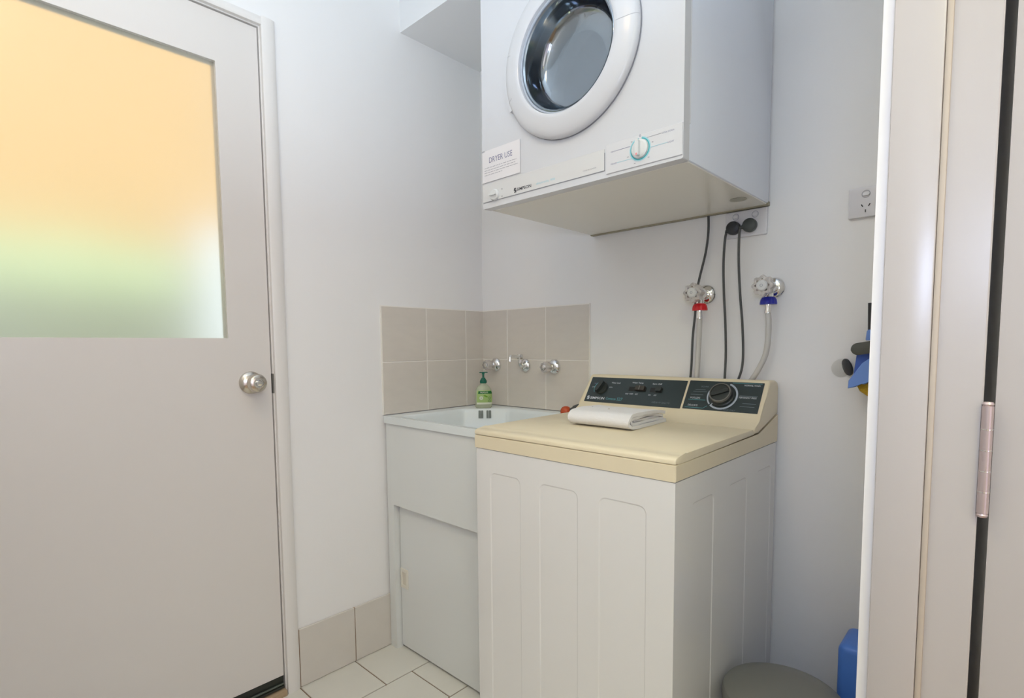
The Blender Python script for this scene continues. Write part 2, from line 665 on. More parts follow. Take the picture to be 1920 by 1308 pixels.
# skirting tiles left of the tub
sk = struct('baseboard_left', bx(0.0002, 0.006, -0.845, -0.03, 0, 0.1925), DGROUT)
for a, b in ((-0.8435, -0.6425), (-0.6425, -0.4425), (-0.4425, -0.2425), (-0.2425, -0.0425)):
    tile_obj('tile', 0.0008, 0.009, a + 0.0015, b - 0.0015, 0.0015, 0.1935, SKIRT, sk, 0.001)
sk2 = struct('baseboard_back', bx(0.02, RX - 0.01, -0.006, -0.0002, 0, 0.098), DGROUT)
x = 0.02
while x < RX - 0.02:
    x1 = min(x + 0.2, RX - 0.012)
    tile_obj('tile', x + 0.0015, x1 - 0.0015, -0.009, -0.0008, 0.0015, 0.1, SKIRT, sk2, 0.001)
    x = x1

# ------------------------------------------------------------------ left door (outside door with frosted pane)
d1 = struct('door_1', bx(-0.0985, -0.048, D1 - 0.02, D1 - 0.0045, 0.0, DT + 0.02), TRIM)
g0, g1, gz0, gz1 = -1.600, -1.0105, 1.1295, 1.8965
bm = B()
fo = [(D1, 0.061), (D0, 0.061), (D0, DT), (D1, DT)]
fi = [(g0, gz0), (g1, gz0), (g1, gz1), (g0, gz1)]
v = {}
for n_, P_ in (('o', fo), ('i', fi)):
    for sx_ in (-0.042, -0.003):
        v[n_, sx_] = [bm.verts.new((sx_, y, z)) for y, z in P_]
for i in range(4):
    j = (i + 1) % 4
    for sx_ in (-0.042, -0.003):
        bm.faces.new((v['o', sx_][i], v['o', sx_][j], v['i', sx_][j], v['i', sx_][i]))
    for n_ in 'oi':
        bm.faces.new((v[n_, -0.042][i], v[n_, -0.042][j], v[n_, -0.003][j], v[n_, -0.003][i]))
leaf = obj('door_leaf', bm, GLOSS, d1)
obj('glass_pane', bx(-0.020, -0.014, g0 - 0.0005, g1 + 0.0005, gz0 - 0.0005, gz1 + 0.0005), FROST, d1, label='frosted glass pane')
# knob
kc = (0, -0.9545, 0.998)
kn = obj('door_knob', lathe(B(), [(0, -0.003), (0.033, -0.003), (0.0335, 0.002), (0.031, 0.006), (0.022, 0.010), (0.0125, 0.013), (0.011, 0.024),
                                  (0.015, 0.028), (0.023, 0.034), (0.0268, 0.042), (0.0272, 0.049), (0.024, 0.057), (0.016, 0.0615), (0.0135, 0.0615)],
                            kc, (1, 0, 0), 40), STEEL, d1, label='round satin metal knob')
obj('lock_button', lathe(B(), [(0.0135, 0.0614), (0.0125, 0.0585), (0.0095, 0.0585), (0.009, 0.063), (0.0075, 0.0655), (0.0, 0.066)], kc, (1, 0, 0), 28), CHROME, kn)
# strike plate in the jamb, dark latch gap
obj('strike_plate', bx(-0.036, 0.0006, D0 + 0.003, D0 + 0.0068, 0.962, 1.022, 0.0005, 1), KRIM, d1)
# door bottom seal and threshold
obj('bottom_seal', prism(B(), [(-0.044, 0.020), (-0.002, 0.020), (0.005, 0.024), (0.005, 0.030), (-0.002, 0.034), (-0.002, 0.0595), (-0.044, 0.0595)], 'y', D1 + 0.003, D0 - 0.002), SEAL, d1, label='black weather seal')
obj('seal_rail', bx(-0.001, 0.0055, D1 + 0.003, D0 - 0.002, 0.0345, 0.0405, 0.001, 1), ALUM, d1)
# frame of the left door: lining, architraves
t1 = struct('trim_1', bx(-0.10, 0.0, D0 + 0.0036, -0.867, 0.0, DT + 0.024), TRIM)
obj('jamb', bx(-0.10, 0.0, -1.741, D1 - 0.0045, 0.0, DT + 0.024), TRIM, t1)
obj('head', bx(-0.10, 0.0, D1 - 0.0045, D0 + 0.0036, DT + 0.004, DT + 0.024), TRIM, t1)
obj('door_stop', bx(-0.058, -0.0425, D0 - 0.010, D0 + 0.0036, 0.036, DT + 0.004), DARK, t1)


def archi(y0, y1, z0, z1, name):
    return obj(name, prism(B(), [(0.0002, y0), (0.0125, y0), (0.0145, y0 + 0.004), (0.0145, y0 + 0.026), (0.011, y1 - 0.003), (0.009, y1), (0.0002, y1)], 'z', z0, z1, 0.0), TRIM, t1)


archi(-0.886, -0.8455, 0.0, 2.0620, 'architrave')
bm = prism(B(), [(0.0002, -1.765), (0.009, -1.765), (0.011, -1.762), (0.0145, -1.745), (0.0145, -1.726), (0.0002, -1.722)], 'z', 0, 2.062)
obj('architrave', bm, TRIM, t1)
obj('architrave', prism(B(), [(0.0002, 2.0375), (0.0125, 2.0375), (0.0145, 2.0415), (0.0145, 2.049), (0.011, 2.059), (0.009, 2.0620), (0.0002, 2.0620)], 'y', -1.722, -0.886), TRIM, t1)
struct('trim_2', bx(-0.10, 0.0165, D1 - 0.004, D0 + 0.003, -0.004, 0.0185, 0.003, 2), OAK)

# ------------------------------------------------------------------ doorway to the hall (right), its jamb and opened door
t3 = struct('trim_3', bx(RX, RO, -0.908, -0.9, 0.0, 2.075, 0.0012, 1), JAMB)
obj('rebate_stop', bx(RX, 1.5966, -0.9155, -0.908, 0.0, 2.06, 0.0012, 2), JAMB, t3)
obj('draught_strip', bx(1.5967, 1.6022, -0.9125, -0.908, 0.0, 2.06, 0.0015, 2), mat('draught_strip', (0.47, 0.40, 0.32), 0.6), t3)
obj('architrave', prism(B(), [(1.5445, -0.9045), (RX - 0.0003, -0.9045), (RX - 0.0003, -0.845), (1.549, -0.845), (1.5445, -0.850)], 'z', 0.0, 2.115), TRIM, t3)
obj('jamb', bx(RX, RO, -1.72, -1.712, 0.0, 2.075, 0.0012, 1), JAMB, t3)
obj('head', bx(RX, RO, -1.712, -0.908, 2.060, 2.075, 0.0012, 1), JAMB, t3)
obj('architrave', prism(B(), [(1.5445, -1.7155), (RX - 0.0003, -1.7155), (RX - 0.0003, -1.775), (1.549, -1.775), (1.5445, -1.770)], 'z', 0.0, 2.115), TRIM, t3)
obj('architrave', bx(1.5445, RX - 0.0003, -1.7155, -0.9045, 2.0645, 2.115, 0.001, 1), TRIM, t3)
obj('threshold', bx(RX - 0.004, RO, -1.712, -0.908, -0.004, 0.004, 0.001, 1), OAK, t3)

a_ = R(9)
hx, hy = 1.6465, -0.9005
U = Vector((math.sin(a_), math.cos(a_), 0))
V = Vector((math.cos(a_), -math.sin(a_), 0))


def leafpt(u, v):
    p = Vector((hx, hy, 0)) + U * u + V * v
    return (p.x, p.y)


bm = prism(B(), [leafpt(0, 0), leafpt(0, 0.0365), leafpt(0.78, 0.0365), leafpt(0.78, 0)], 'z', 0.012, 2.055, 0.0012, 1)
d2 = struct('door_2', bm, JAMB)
hin = obj('hinge', tube(B(), [(1.6418, -0.9105, 0.938), (1.6418, -0.9105, 1.0405)], 0.0046, 14), BRASS, d2, label='painted butt hinge')
for zz in (0.958, 0.978, 0.998, 1.018):
    obj('hinge_joint', tube(B(), [(1.6418, -0.9105, zz), (1.6418, -0.9105, zz + 0.0009)], 0.00475, 14), CHROME, hin)
for za, zb in ((1.0403, 1.0445), (0.934, 0.9382)):
    obj('hinge_tip', lathe(B(), [(0, 0), (0.0036, 0.0), (0.0046, 0.002), (0.0036, zb - za), (0, zb - za)], (1.6418, -0.9105, za), (0, 0, 1), 14), BRASS, hin)
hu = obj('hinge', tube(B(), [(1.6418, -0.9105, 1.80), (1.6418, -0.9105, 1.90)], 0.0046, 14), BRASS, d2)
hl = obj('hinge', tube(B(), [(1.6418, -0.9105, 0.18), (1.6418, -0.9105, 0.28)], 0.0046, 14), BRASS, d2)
lk = leafpt(0.72, 0.0365)
obj('door_knob', lathe(B(), [(0, 0.0), (0.033, 0.0), (0.031, 0.006), (0.0125, 0.013), (0.011, 0.024), (0.023, 0.034), (0.0272, 0.046), (0.018, 0.06), (0, 0.062)], (lk[0], lk[1], 1.0), V, 28), STEEL, d2)

# the hall beyond the doorway (closed, only its near end could be glimpsed)
struct('hall_floor', bx(RO, 3.05, -3.4, 0.7, -0.06, -0.002), HALLF)
bm = B()
box(bm, 3.0, 3.1, -3.5, 0.8, -0.05, H)
box(bm, RO - 0.004, 3.0, 0.7, 0.8, -0.05, H)
box(bm, RO - 0.004, 3.0, -3.5, -3.4, -0.05, H)
box(bm, RO - 0.10, RO - 0.004, -3.4, FRONT - 0.1, -0.05, H)
struct('hall_wall', bm, WALL)

# ------------------------------------------------------------------ outside, seen blurred through the frosted pane
struct('outdoor_ground', bx(-9, -0.10, -8, 6, -0.25, -0.12), PAVE)
nb = struct('neighbour_wall', bx(-3.6, -3.3, -6, 0.55, -0.12, 4.8), PEACH)
obj('eave', bx(-3.6, -2.9, -6, 0.75, 4.8, 4.95), PEACH, nb)
sg = struct('garden_wall', bx(-2.75, -2.65, -0.28, 1.8, -0.12, 1.98), PALE, label='pale blue grey garden wall beyond the glazed door', cat='garden wall')
bm = B()
bmesh.ops.create_grid(bm, x_segments=60, y_segments=30, size=1.0)
for v in bm.verts:
    a, t = v.co.x, (v.co.y + 1) / 2 * math.pi
    yy = -2.2 + a * 1.85
    n = noise.noise(Vector((yy * 7, t * 3, 1.3))) * 0.07 + noise.noise(Vector((yy * 20, t * 9, 4.3))) * 0.03
    rx_, rz_ = 0.30 + n, 0.95 + n
    v.co = Vector((-2.85 + rx_ * math.cos(t), yy, 0.86 + rz_ * math.copysign(abs(math.sin(t)) ** 0.5, 1)))
    if t < 0.02 or t > math.pi - 0.02:
        v.co.z = -0.12
hd = obj('hedge', bm, HEDGE)
tag(hd, 'clipped green hedge seen blurred through the frosted door pane', 'hedge')
hd['kind'] = 'stuff'
bm = B()
fe = struct('fence', bx(-2.46, -2.42, -6, -0.35, -0.12, 0.0), FENCE, label='low sage green board fence beyond the glazed door', cat='fence')
for k in range(8):
    obj('board', bx(-2.45, -2.43, -6, -0.35, 0.02 + k * 0.178, 0.19 + k * 0.178, 0.003, 1), FENCE, fe)

# ------------------------------------------------------------------ ceiling light
cl = thing('ceiling_light', 'round opal ceiling light above the laundry floor', 'lamp', (0.95, -1.55, H))
obj('lamp_base', lathe(B(), [(0, 0), (0.15, 0), (0.155, 0.012), (0.15, 0.03), (0, 0.03)], (0.95, -1.55, H), (0, 0, -1), 40), WHITE, cl)
obj('lamp_shade', lathe(B(), [(0.145, 0.03), (0.142, 0.045), (0.12, 0.068), (0.08, 0.085), (0.03, 0.093), (0, 0.094)], (0.95, -1.55, H), (0, 0, -1), 40), OPAL, cl)

# ------------------------------------------------------------------ laundry tub
TX0, TX1, TY = 0.008, 0.592, -0.510
tub = thing('laundry_tub', 'white laundry tub on a metal cabinet in the tiled corner', 'sink', (0.30, -0.25, 0))
ZR, ZB = 0.8545, 0.829


def bowl_outline(inset, n=6):
    x0, x1, y0, y1 = 0.066 + inset, 0.545 - inset, -0.488 + inset, -0.055 - inset
    c1, c2 = Vector((x0, -0.1865 - inset * 0.4)), Vector((0.203 + inset * 0.4, y1))
    rad = max(0.045 - inset * 0.3, 0.02)
    pts = [(x0, y0), (x1, y0), (x1, y1), (c2.x, c2.y), (c1.x, c1.y)]
    out = []
    m = len(pts)
    for i in range(m):
        p, a, b = Vector(pts[i]), Vector(pts[i - 1]), Vector(pts[(i + 1) % m])
        r_ = rad if i < 3 else 0.016
        da, db = (a - p).normalized() * r_, (b - p).normalized() * r_
        for k in range(n + 1):
            t = k / n
            out.append((p + da) * (1 - t) ** 2 + p * 2 * t * (1 - t) + (p + db) * t * t)
    return out


bm = B()
outer = [bm.verts.new((x, y, ZR)) for x, y in rrect(TX0, TX1, TY, -0.008, 0.008, 4)]
rings = []
for ins, z in ((0.0, ZR), (0.003, ZR - 0.001), (0.006, ZR - 0.005), (0.010, ZR - 0.014), (0.022, 0.76), (0.040, 0.62), (0.062, 0.60), (0.12, 0.595)):
    rings.append([bm.verts.new((p.x, p.y, z)) for p in bowl_outline(ins)])
eo = [bm.edges.new((outer[i], outer[(i + 1) % len(outer)])) for i in range(len(outer))]
ei = [bm.edges.new((rings[0][i], rings[0][(i + 1) % len(rings[0])])) for i in range(len(rings[0]))]
bmesh.ops.triangle_fill(bm, use_beauty=True, use_dissolve=False, edges=eo + ei)
for a, b in zip(rings, rings[1:]):
    for i in range(len(a)):
        j = (i + 1) % len(a)
        bm.faces.new((a[i], a[j], b[j], b[i]))
bm.faces.new(rings[-1])
lower = [bm.verts.new((v.co.x + (0.30 - v.co.x) * 0.006, v.co.y + (-0.25 - v.co.y) * 0.006, ZB)) for v in outer]
low2 = [bm.verts.new((v.co.x + (0.30 - v.co.x) * 0.03, v.co.y + (-0.25 - v.co.y) * 0.03, ZB)) for v in outer]
for A_, B_ in ((outer, lower), (lower, low2)):
    for i in range(len(A_)):
        j = (i + 1) % len(A_)
        bm.faces.new((A_[i], A_[j], B_[j], B_[i]))
bowl = obj('bowl', bm, TUB, tub, ang=40)
md = bowl.modifiers.new('soft', 'BEVEL')
md.width = 0.002
md.segments = 2
md.limit_method = 'ANGLE'
md.angle_limit = R(50)
# overflow slots in the face under the soap ledge
e1, e2 = Vector((0.0775, -0.1915, 0)), Vector((0.2035, -0.0665, 0))
ud = (e2 - e1).normalized()
nd = Vector((ud.y, -ud.x, 0))
mid = (e1 + e2) / 2 + nd * 0.006
for k, c in enumerate((-0.0205, -0.0105, 0.0105, 0.0205)):
    bm = B()
    o_ = mid + ud * c + Vector((0, 0, 0.8185))
    slab(bm, rrect(-0.0042, 0.0042, 0, 0.030, 0.0015, 2), o_ - nd * 0.004, ud, (0, 0, 1), 0.0052)
    obj('overflow_slot', bm, SLOT, bowl)
obj('waste_outlet', lathe(B(), [(0.0, 0.0), (0.030, 0.0), (0.038, 0.003), (0.040, 0.001), (0.040, -0.001)], (0.31, -0.27, 0.5955), (0, 0, 1), 28), CHROME, bowl)
# cabinet under the tub
cx0, cx1 = 0.020, 0.580
bm = B()
box(bm, cx0, cx0 + 0.030, -0.500, -0.474, 0.0, 0.536)
box(bm, cx1 - 0.030, cx1, -0.500, -0.474, 0.0, 0.536)
box(bm, cx0, cx1, -0.500, -0.480, 0.536, ZB)
box(bm, cx0, cx0 + 0.006, -0.474, -0.03, 0.0, ZB)
box(bm, cx1 - 0.006, cx1, -0.474, -0.03, 0.0, ZB)
box(bm, cx0 + 0.006, cx1 - 0.006, -0.036, -0.03, 0.0, 0.58)
obj('cabinet', bm, TUBCAB, tub)
obj('side_post', bx(TX0 + 0.003, cx0, -0.4985, -0.47, 0.0, ZB - 0.001), TUBCAB, tub)
dr = obj('door', bx(cx0 + 0.0325, cx1 - 0.0325, -0.478, -0.462, 0.008, 0.530, 0.002, 1), mat('tub_door_enamel', (0.76, 0.77, 0.75), 0.28), tub)
# recessed finger pull
bm = B()
for (x0, x1, z0, z1) in ((0.0570, 0.0655, 0.2300, 0.3000), (0.0890, 0.0975, 0.2300, 0.3000), (0.0655, 0.0890, 0.2890, 0.3000), (0.0655, 0.0890, 0.2300, 0.2410)):
    box(bm, x0, x1, -0.4825, -0.477, z0, z1)
obj('handle', bm, PULL, dr, label='small cream finger pull')
obj('pull_recess', bx(0.0655, 0.0890, -0.4795, -0.4775, 0.241, 0.289), mat('pull_shade', (0.70, 0.65, 0.54), 0.5), dr)

# ------------------------------------------------------------------ tub taps and spout


def crystal_knob(bm, h0, r, ln, org=(0, 0, 0), lobes=8, amp=0.0016, taper=0.85):
    prof = [(0.006, h0), (r * taper * 0.8, h0), (r * taper, h0 + 0.004), (r * 0.97, h0 + ln * 0.55), (r, h0 + ln * 0.8), (r * 0.94, h0 + ln * 0.95), (r * 0.62, h0 + ln)]
    return lathe(bm, prof, org, (0, -1, 0), 48, lobes=lobes, amp=amp, lobe_r=r * 0.6)


def tub_tap(name, loc, label):
    t = thing(name, label, 'tap', loc, 'taps above the tub')
    o = Vector(loc)
    obj('rose', lathe(B(), [(0, 0.001), (0.0285, 0.001), (0.0285, 0.003), (0.0265, 0.008), (0.020, 0.014), (0.0135, 0.017), (0.0125, 0.022), (0.0135, 0.028), (0.0115, 0.030), (0.0, 0.030)], o, (0, -1, 0), 36), CHROME, t)
    k = obj('handle', crystal_knob(B(), 0.030, 0.0195, 0.034, o, 8, 0.0014), CRYS, t, label='clear faceted handle')
    obj('core', lathe(B(), [(0.0, 0.0301), (0.0065, 0.0301), (0.0065, 0.060), (0.0, 0.060)], o, (0, -1, 0), 20), BUTTON, k)
    obj('button', lathe(B(), [(0.0, 0.0602), (0.0085, 0.0602), (0.0095, 0.0635), (0.006, 0.0655), (0.0, 0.066)], o, (0, -1, 0), 24), CHROME, k)
    return t


ta = tub_tap('tap', (0.0855, -TH, 1.023), 'clear handled chrome tap on the tiles left of the spout')
tb = dup(ta, (0.393, -TH, 1.0205), 'clear handled chrome tap on the tiles right of the spout', 'taps above the tub')

sp = thing('spout', 'chrome swivel spout on the tiles between the two tub taps', 'tap', (0.248, -TH, 1.022))
o = Vector((0.248, -TH, 1.022))
obj('rose', lathe(B(), [(0, 0.001), (0.0265, 0.001), (0.0265, 0.003), (0.0245, 0.008), (0.017, 0.013), (0.0125, 0.016), (0.0, 0.016)], o, (0, -1, 0), 36), CHROME, sp)
obj('elbow', tube(B(), spline([o + Vector((0, -0.012, 0)), o + Vector((0, -0.024, 0.001)), o + Vector((0, -0.031, 0.010)), o + Vector((0, -0.032, 0.024))], 6), 0.0088, 16), CHROME, sp)
obj('swivel_nut', lathe(B(), [(0, 0), (0.0105, 0), (0.0112, 0.003), (0.0112, 0.014), (0.0105, 0.018), (0.007, 0.020), (0, 0.020)], o + Vector((0, -0.032, 0.026)), (0, 0, 1), 8), CHROME, sp)
obj('arm', tube(B(), spline([o + Vector((0, -0.034, 0.036)), o + Vector((0, -0.060, 0.0375)), o + Vector((0, -0.078, 0.0385)), o + Vector((0, -0.0875, 0.034)), o + Vector((0, -0.090, 0.018))], 6), [0.0058] * 20 + [0.0062] * 5, 16), CHROME, sp)

# ------------------------------------------------------------------ washing-machine taps, hoses


def washer_tap(loc, label, ext):
    t = thing('washer_tap', label, 'tap', loc, 'washing machine taps')
    o = Vector(loc)
    obj('rose', lathe(B(), [(0, 0.001), (0.0285, 0.001), (0.029, 0.003), (0.026, 0.008), (0.019, 0.012), (0.013, 0.014), (0.0, 0.014)], o, (0, -1, 0), 36), CHROME, t)
    bm = lathe(B(), [(0.0, 0.012), (0.0125, 0.012), (0.0125, 0.024), (0.0165, 0.030), (0.0172, 0.040), (0.0160, 0.052), (0.0115, 0.056), (0.0110, 0.066 + ext), (0, 0.066 + ext)], o, (0, -1, 0), 28)
    tube(bm, [o + Vector((0, -0.042, -0.008)), o + Vector((0, -0.044, -0.022)), o + Vector((0, -0.045, -0.036))], 0.0115, 20)
    obj('body', bm, CHROME, t)
    k = obj('handle', crystal_knob(B(), 0.066 + ext, 0.0265, 0.034, o, 8, 0.0026, 0.9), CRYS, t, label='clear lobed handle')
    obj('core', lathe(B(), [(0.0, 0.0662 + ext), (0.007, 0.0662 + ext), (0.007, 0.094 + ext), (0.0, 0.094 + ext)], o, (0, -1, 0), 20), BUTTON, k)
    b = obj('button', lathe(B(), [(0.0, 0.0945 + ext), (0.0138, 0.0945 + ext), (0.0145, 0.1000 + ext), (0.0115, 0.1030 + ext), (0.004, 0.1038 + ext), (0.0, 0.1038 + ext)], o, (0, -1, 0), 28), BUTTON, k)
    obj('centre_mark', lathe(B(), [(0.0026, 0.1036 + ext), (0.0038, 0.1036 + ext), (0.0038, 0.1044 + ext), (0.0026, 0.1044 + ext)], o, (0, -1, 0), 20, close=True), INKL, k)
    return t


wt1 = washer_tap((0.970, -0.0002, 1.2475), 'chrome tap with clear lobed handle above the red hose nut', 0.0)
wt2 = dup(wt1, (1.161, -0.0002, 1.2520), 'chrome tap with clear lobed handle above the blue hose nut', 'washing machine taps')


def hose(loc, m, path, label):
    t = thing('inlet_hose', label, 'hose', loc, 'washing machine inlet hoses')
    o = Vector(loc)
    nut = obj('hose_nut', lathe(B(), [(0, 0.001), (0.011, 0.001), (0.016, -0.001), (0.0195, -0.007), (0.0212, -0.015), (0.0212, -0.0195), (0.010, -0.0195), (0, -0.0195)], o, (0, 0, 1), 36, lobes=18, amp=0.0005, lobe_r=0.014), m, t, label='ribbed coloured nut')
    obj('ferrule', lathe(B(), [(0, -0.0195), (0.0080, -0.0195), (0.0078, -0.030), (0.0092, -0.036), (0.0092, -0.043), (0, -0.043)], o, (0, 0, 1), 24), CHROME, t)
    obj('hose_tube', tube(B(), spline([o + Vector((0, 0, -0.040))] + [Vector(p) for p in path], 10), 0.0074, 16), HOSE, t)
    return t


hose((0.970, -0.0455, 1.2185), RED, [(0.968, -0.042, 1.13), (0.962, -0.034, 1.07), (0.957, -0.030, 1.00), (0.953, -0.026, 0.93), (0.950, -0.026, 0.84), (0.950, -0.03, 0.78)],
     'white hose with a red nut on the left washer tap')
hose((1.161, -0.0455, 1.2250), BLUE, [(1.163, -0.044, 1.14), (1.155, -0.036, 1.075), (1.132, -0.030, 1.025), (1.108, -0.026, 0.985), (1.090, -0.024, 0.93), (1.085, -0.024, 0.84), (1.085, -0.03, 0.78)],
     'white hose with a blue nut on the right washer tap')

# ------------------------------------------------------------------ sockets, plugs and cords


def gpo_slots(parent, cx, cz, s=1.0, y=-0.0105):
    for k, (dx, dz, ang) in enumerate(((-0.0075, 0.005, -30), (0.0075, 0.005, 30), (0, -0.0085, 0))):
        c, sn = math.cos(R(ang)), math.sin(R(ang))
        bm = B()
        pts = [(-0.001, -0.0034), (0.001, -0.0034), (0.001, 0.0034), (-0.001, 0.0034)]
        slab(bm, [(a * c + b * sn, -a * sn + b * c) for a, b in pts], (cx + dx * s, y, cz + dz * s), (1, 0, 0), (0, 0, 1), 0.0004)
        obj('pin_slot', bm, HOLE, parent)


def outlet(x0, x1, z0, z1, label, xs, zs):
    t = thing('power_outlet', label, 'power outlet', ((x0 + x1) / 2, 0, (z0 + z1) / 2))
    bm = prism(B(), rrect(x0, x1, z0, z1, 0.003, 3), 'y', -0.0003, -0.0098, 0.0022, 2)
    pl = obj('face_plate', bm, OUTLET, t)
    for cx in xs:
        s = obj('switch', prism(B(), rrect(cx - 0.0075, cx + 0.0075, zs - 0.0045, zs + 0.0045, 0.0042, 4), 'y', -0.0095, -0.0128, 0.001, 1), OUTLET, t)
        bm = B()
        band_slab(bm, cx, zs, 0.0078, 0.0092, 0, 360, (0, -0.0099, 0), (1, 0, 0), (0, 0, 1), 0.0003, 28)
        obj('switch_surround', bm, INKL, s)
    return t, pl


do, dpl = outlet(1.0265, 1.1395, 1.4005, 1.4735, 'white double power outlet under the dryer with two dark plugs in it', (1.0555, 1.1085), 1.4585)
so, spl = outlet(1.3330, 1.4460, 1.4075, 1.4800, 'white power outlet with empty socket beside the hall doorway', (1.3695,), 1.4625)
gpo_slots(spl, 1.3695, 1.4305, 1.0, -0.0102)


# ------------------------------------------------------------------ washing machine
WX0, WX1, WY = 0.6045, 1.1795, -0.609
wm = thing('washing_machine', 'top loading washing machine with cream lid and dark control panel', 'washing machine', ((WX0 + WX1) / 2, -0.31, 0))


def panelled(bm, lo, hi, cols, z0, z1, pz0, pz1, P, rad=0.020):
    """sheet-steel face with shallow pressed panels; P(a, z) -> point"""
    xs = [lo]
    for a, b in cols:
        xs += [a, b]
    xs.append(hi)
    zs = [z0, pz0, pz1, z1]
    grid = [[bm.verts.new(P(a, z)) for z in zs] for a in xs]
    cells = []
    for i in range(len(xs) - 1):
        for j in range(3):
            f = bm.faces.new((grid[i][j], grid[i + 1][j], grid[i + 1][j + 1], grid[i][j + 1]))
            if j == 1 and i % 2 == 1:
                cells.append(f)
    return cells


bm = B()
ZT = 0.8285
fc = panelled(bm, WX0, WX1, ((0.658, 0.7665), (0.8276, 0.9436), (1.0, 1.1174)), 0.012, ZT, 0.075, 0.7695, lambda a, z: (a, WY, z))
sc_ = panelled(bm, WY, -0.012, ((-0.5365, -0.4215), (-0.3405, -0.2225), (-0.156, -0.046)), 0.012, ZT, 0.075, 0.7715, lambda a, z: (WX1, a, z))
bmesh.ops.remove_doubles(bm, verts=bm.verts[:], dist=1e-5)
back = [bm.verts.new(p) for p in ((WX0, -0.012, 0.012), (WX0, -0.012, ZT))]


def find(p):
    return min(bm.verts, key=lambda v: (v.co - Vector(p)).length)


lv = sorted([v for v in bm.verts if abs(v.co.x - WX0) < 1e-5 and abs(v.co.y - WY) < 1e-5], key=lambda v: v.co.z)
bm.faces.new([back[0]] + lv + [back[1]])
rv = sorted([v for v in bm.verts if abs(v.co.x - WX1) < 1e-5 and abs(v.co.y + 0.012) < 1e-5], key=lambda v: v.co.z)
bm.faces.new([back[1]] + rv[::-1] + [back[0]])
bot = sorted([v for v in bm.verts if abs(v.co.z - 0.012) < 1e-5 and abs(v.co.y - WY) < 1e-5], key=lambda v: v.co.x)
bot += sorted([v for v in bm.verts if abs(v.co.z - 0.012) < 1e-5 and abs(v.co.x - WX1) < 1e-5 and v.co.y > WY + 1e-4], key=lambda v: v.co.y)
bm.faces.new(bot + [back[0]])
top = sorted([v for v in bm.verts if abs(v.co.z - ZT) < 1e-5 and abs(v.co.y - WY) < 1e-5], key=lambda v: v.co.x)
top += sorted([v for v in bm.verts if abs(v.co.z - ZT) < 1e-5 and abs(v.co.x - WX1) < 1e-5 and v.co.y > WY + 1e-4], key=lambda v: v.co.y)
bm.faces.new(top + [back[1]])
bmesh.ops.recalc_face_normals(bm, faces=bm.faces[:])
cv = [v for f in fc + sc_ for v in f.verts if v.co.z > 0.5]
bmesh.ops.bevel(bm, geom=cv, offset=0.018, segments=5, profile=0.5, affect='VERTICES')
cells = []
for f in bm.faces:
    c = f.calc_center_median()
    zs = [v.co.z for v in f.verts]
    if abs(f.normal.z) < 0.1 and max(zs) < 0.775 and min(zs) > 0.07:
        ex = [(v.co.x if abs(f.normal.y) > 0.5 else v.co.y) for v in f.verts]
        wdt = max(ex) - min(ex)
        mx = (max(ex) + min(ex)) / 2
        if abs(f.normal.y) > 0.5 and f.normal.y < 0:
            if any(abs(mx - m_) < 0.004 for m_ in (0.71225, 0.8856, 1.0587)):
                cells.append(f)
        elif f.normal.x > 0.5:
            if any(abs(mx - m_) < 0.004 for m_ in (-0.479, -0.2815, -0.101)):
                cells.append(f)
bmesh.ops.inset_individual(bm, faces=cells, thickness=0.0032, depth=-0.0016)
ve = [e for e in bm.edges if all(abs(v.co.x - WX1) < 1e-5 and abs(v.co.y - WY) < 1e-5 for v in e.verts)]
ve += [e for e in bm.edges if all(abs(v.co.x - WX0) < 1e-5 and abs(v.co.y - WY) < 1e-5 for v in e.verts)]
bmesh.ops.bevel(bm, geom=ve, offset=0.005, segments=4, profile=0.5, affect='EDGES')
wcab = obj('cabinet', bm, WASHER, wm, ang=20)
cut(wcab, 0.90, 1.130, -0.046, 0.05, -0.1, 2.0)
for fx in (WX0 + 0.05, WX1 - 0.05):
    for fy in (-0.56, -0.06):
        obj('foot', lathe(B(), [(0, 0), (0.022, 0), (0.022, 0.006), (0.010, 0.0119), (0, 0.0119)], (fx, fy, 0.0), (0, 0, 1), 16), RUBBER, wm)
LX0, LX1 = 0.6025, 1.1812
obj('seam', bx(LX0 + 0.003, LX1 - 0.003, WY + 0.002, -0.050, ZT - 0.0005, ZT + 0.0016), SEAM, wm)
bm = prism(B(), [(-0.611, 0.8300), (-0.611, 0.8628), (-0.609, 0.8642), (-0.153, 0.8680), (-0.005, 0.9050), (-0.005, 0.8300)], 'x', LX0, LX1, 0.0015, 1)
bband = obj('base_band', bm, CREAM, wm)
cut(bband, 0.90, 1.130, -0.046, 0.05, -0.1, 2.0)
# lid: gently domed slab with a rounded front edge and shallow border step
bm = prism(B(), [(-0.611, 0.8658), (-0.6115, 0.872), (-0.609, 0.8765), (-0.602, 0.8795), (-0.592, 0.8805), (-0.566, 0.8812), (-0.564, 0.8828), (-0.30, 0.8842), (-0.192, 0.8846),
                 (-0.186, 0.8700), (-0.60, 0.8650)], 'x', LX0, LX1, 0.0025, 2)
obj('lid', bm, CREAM, wm)
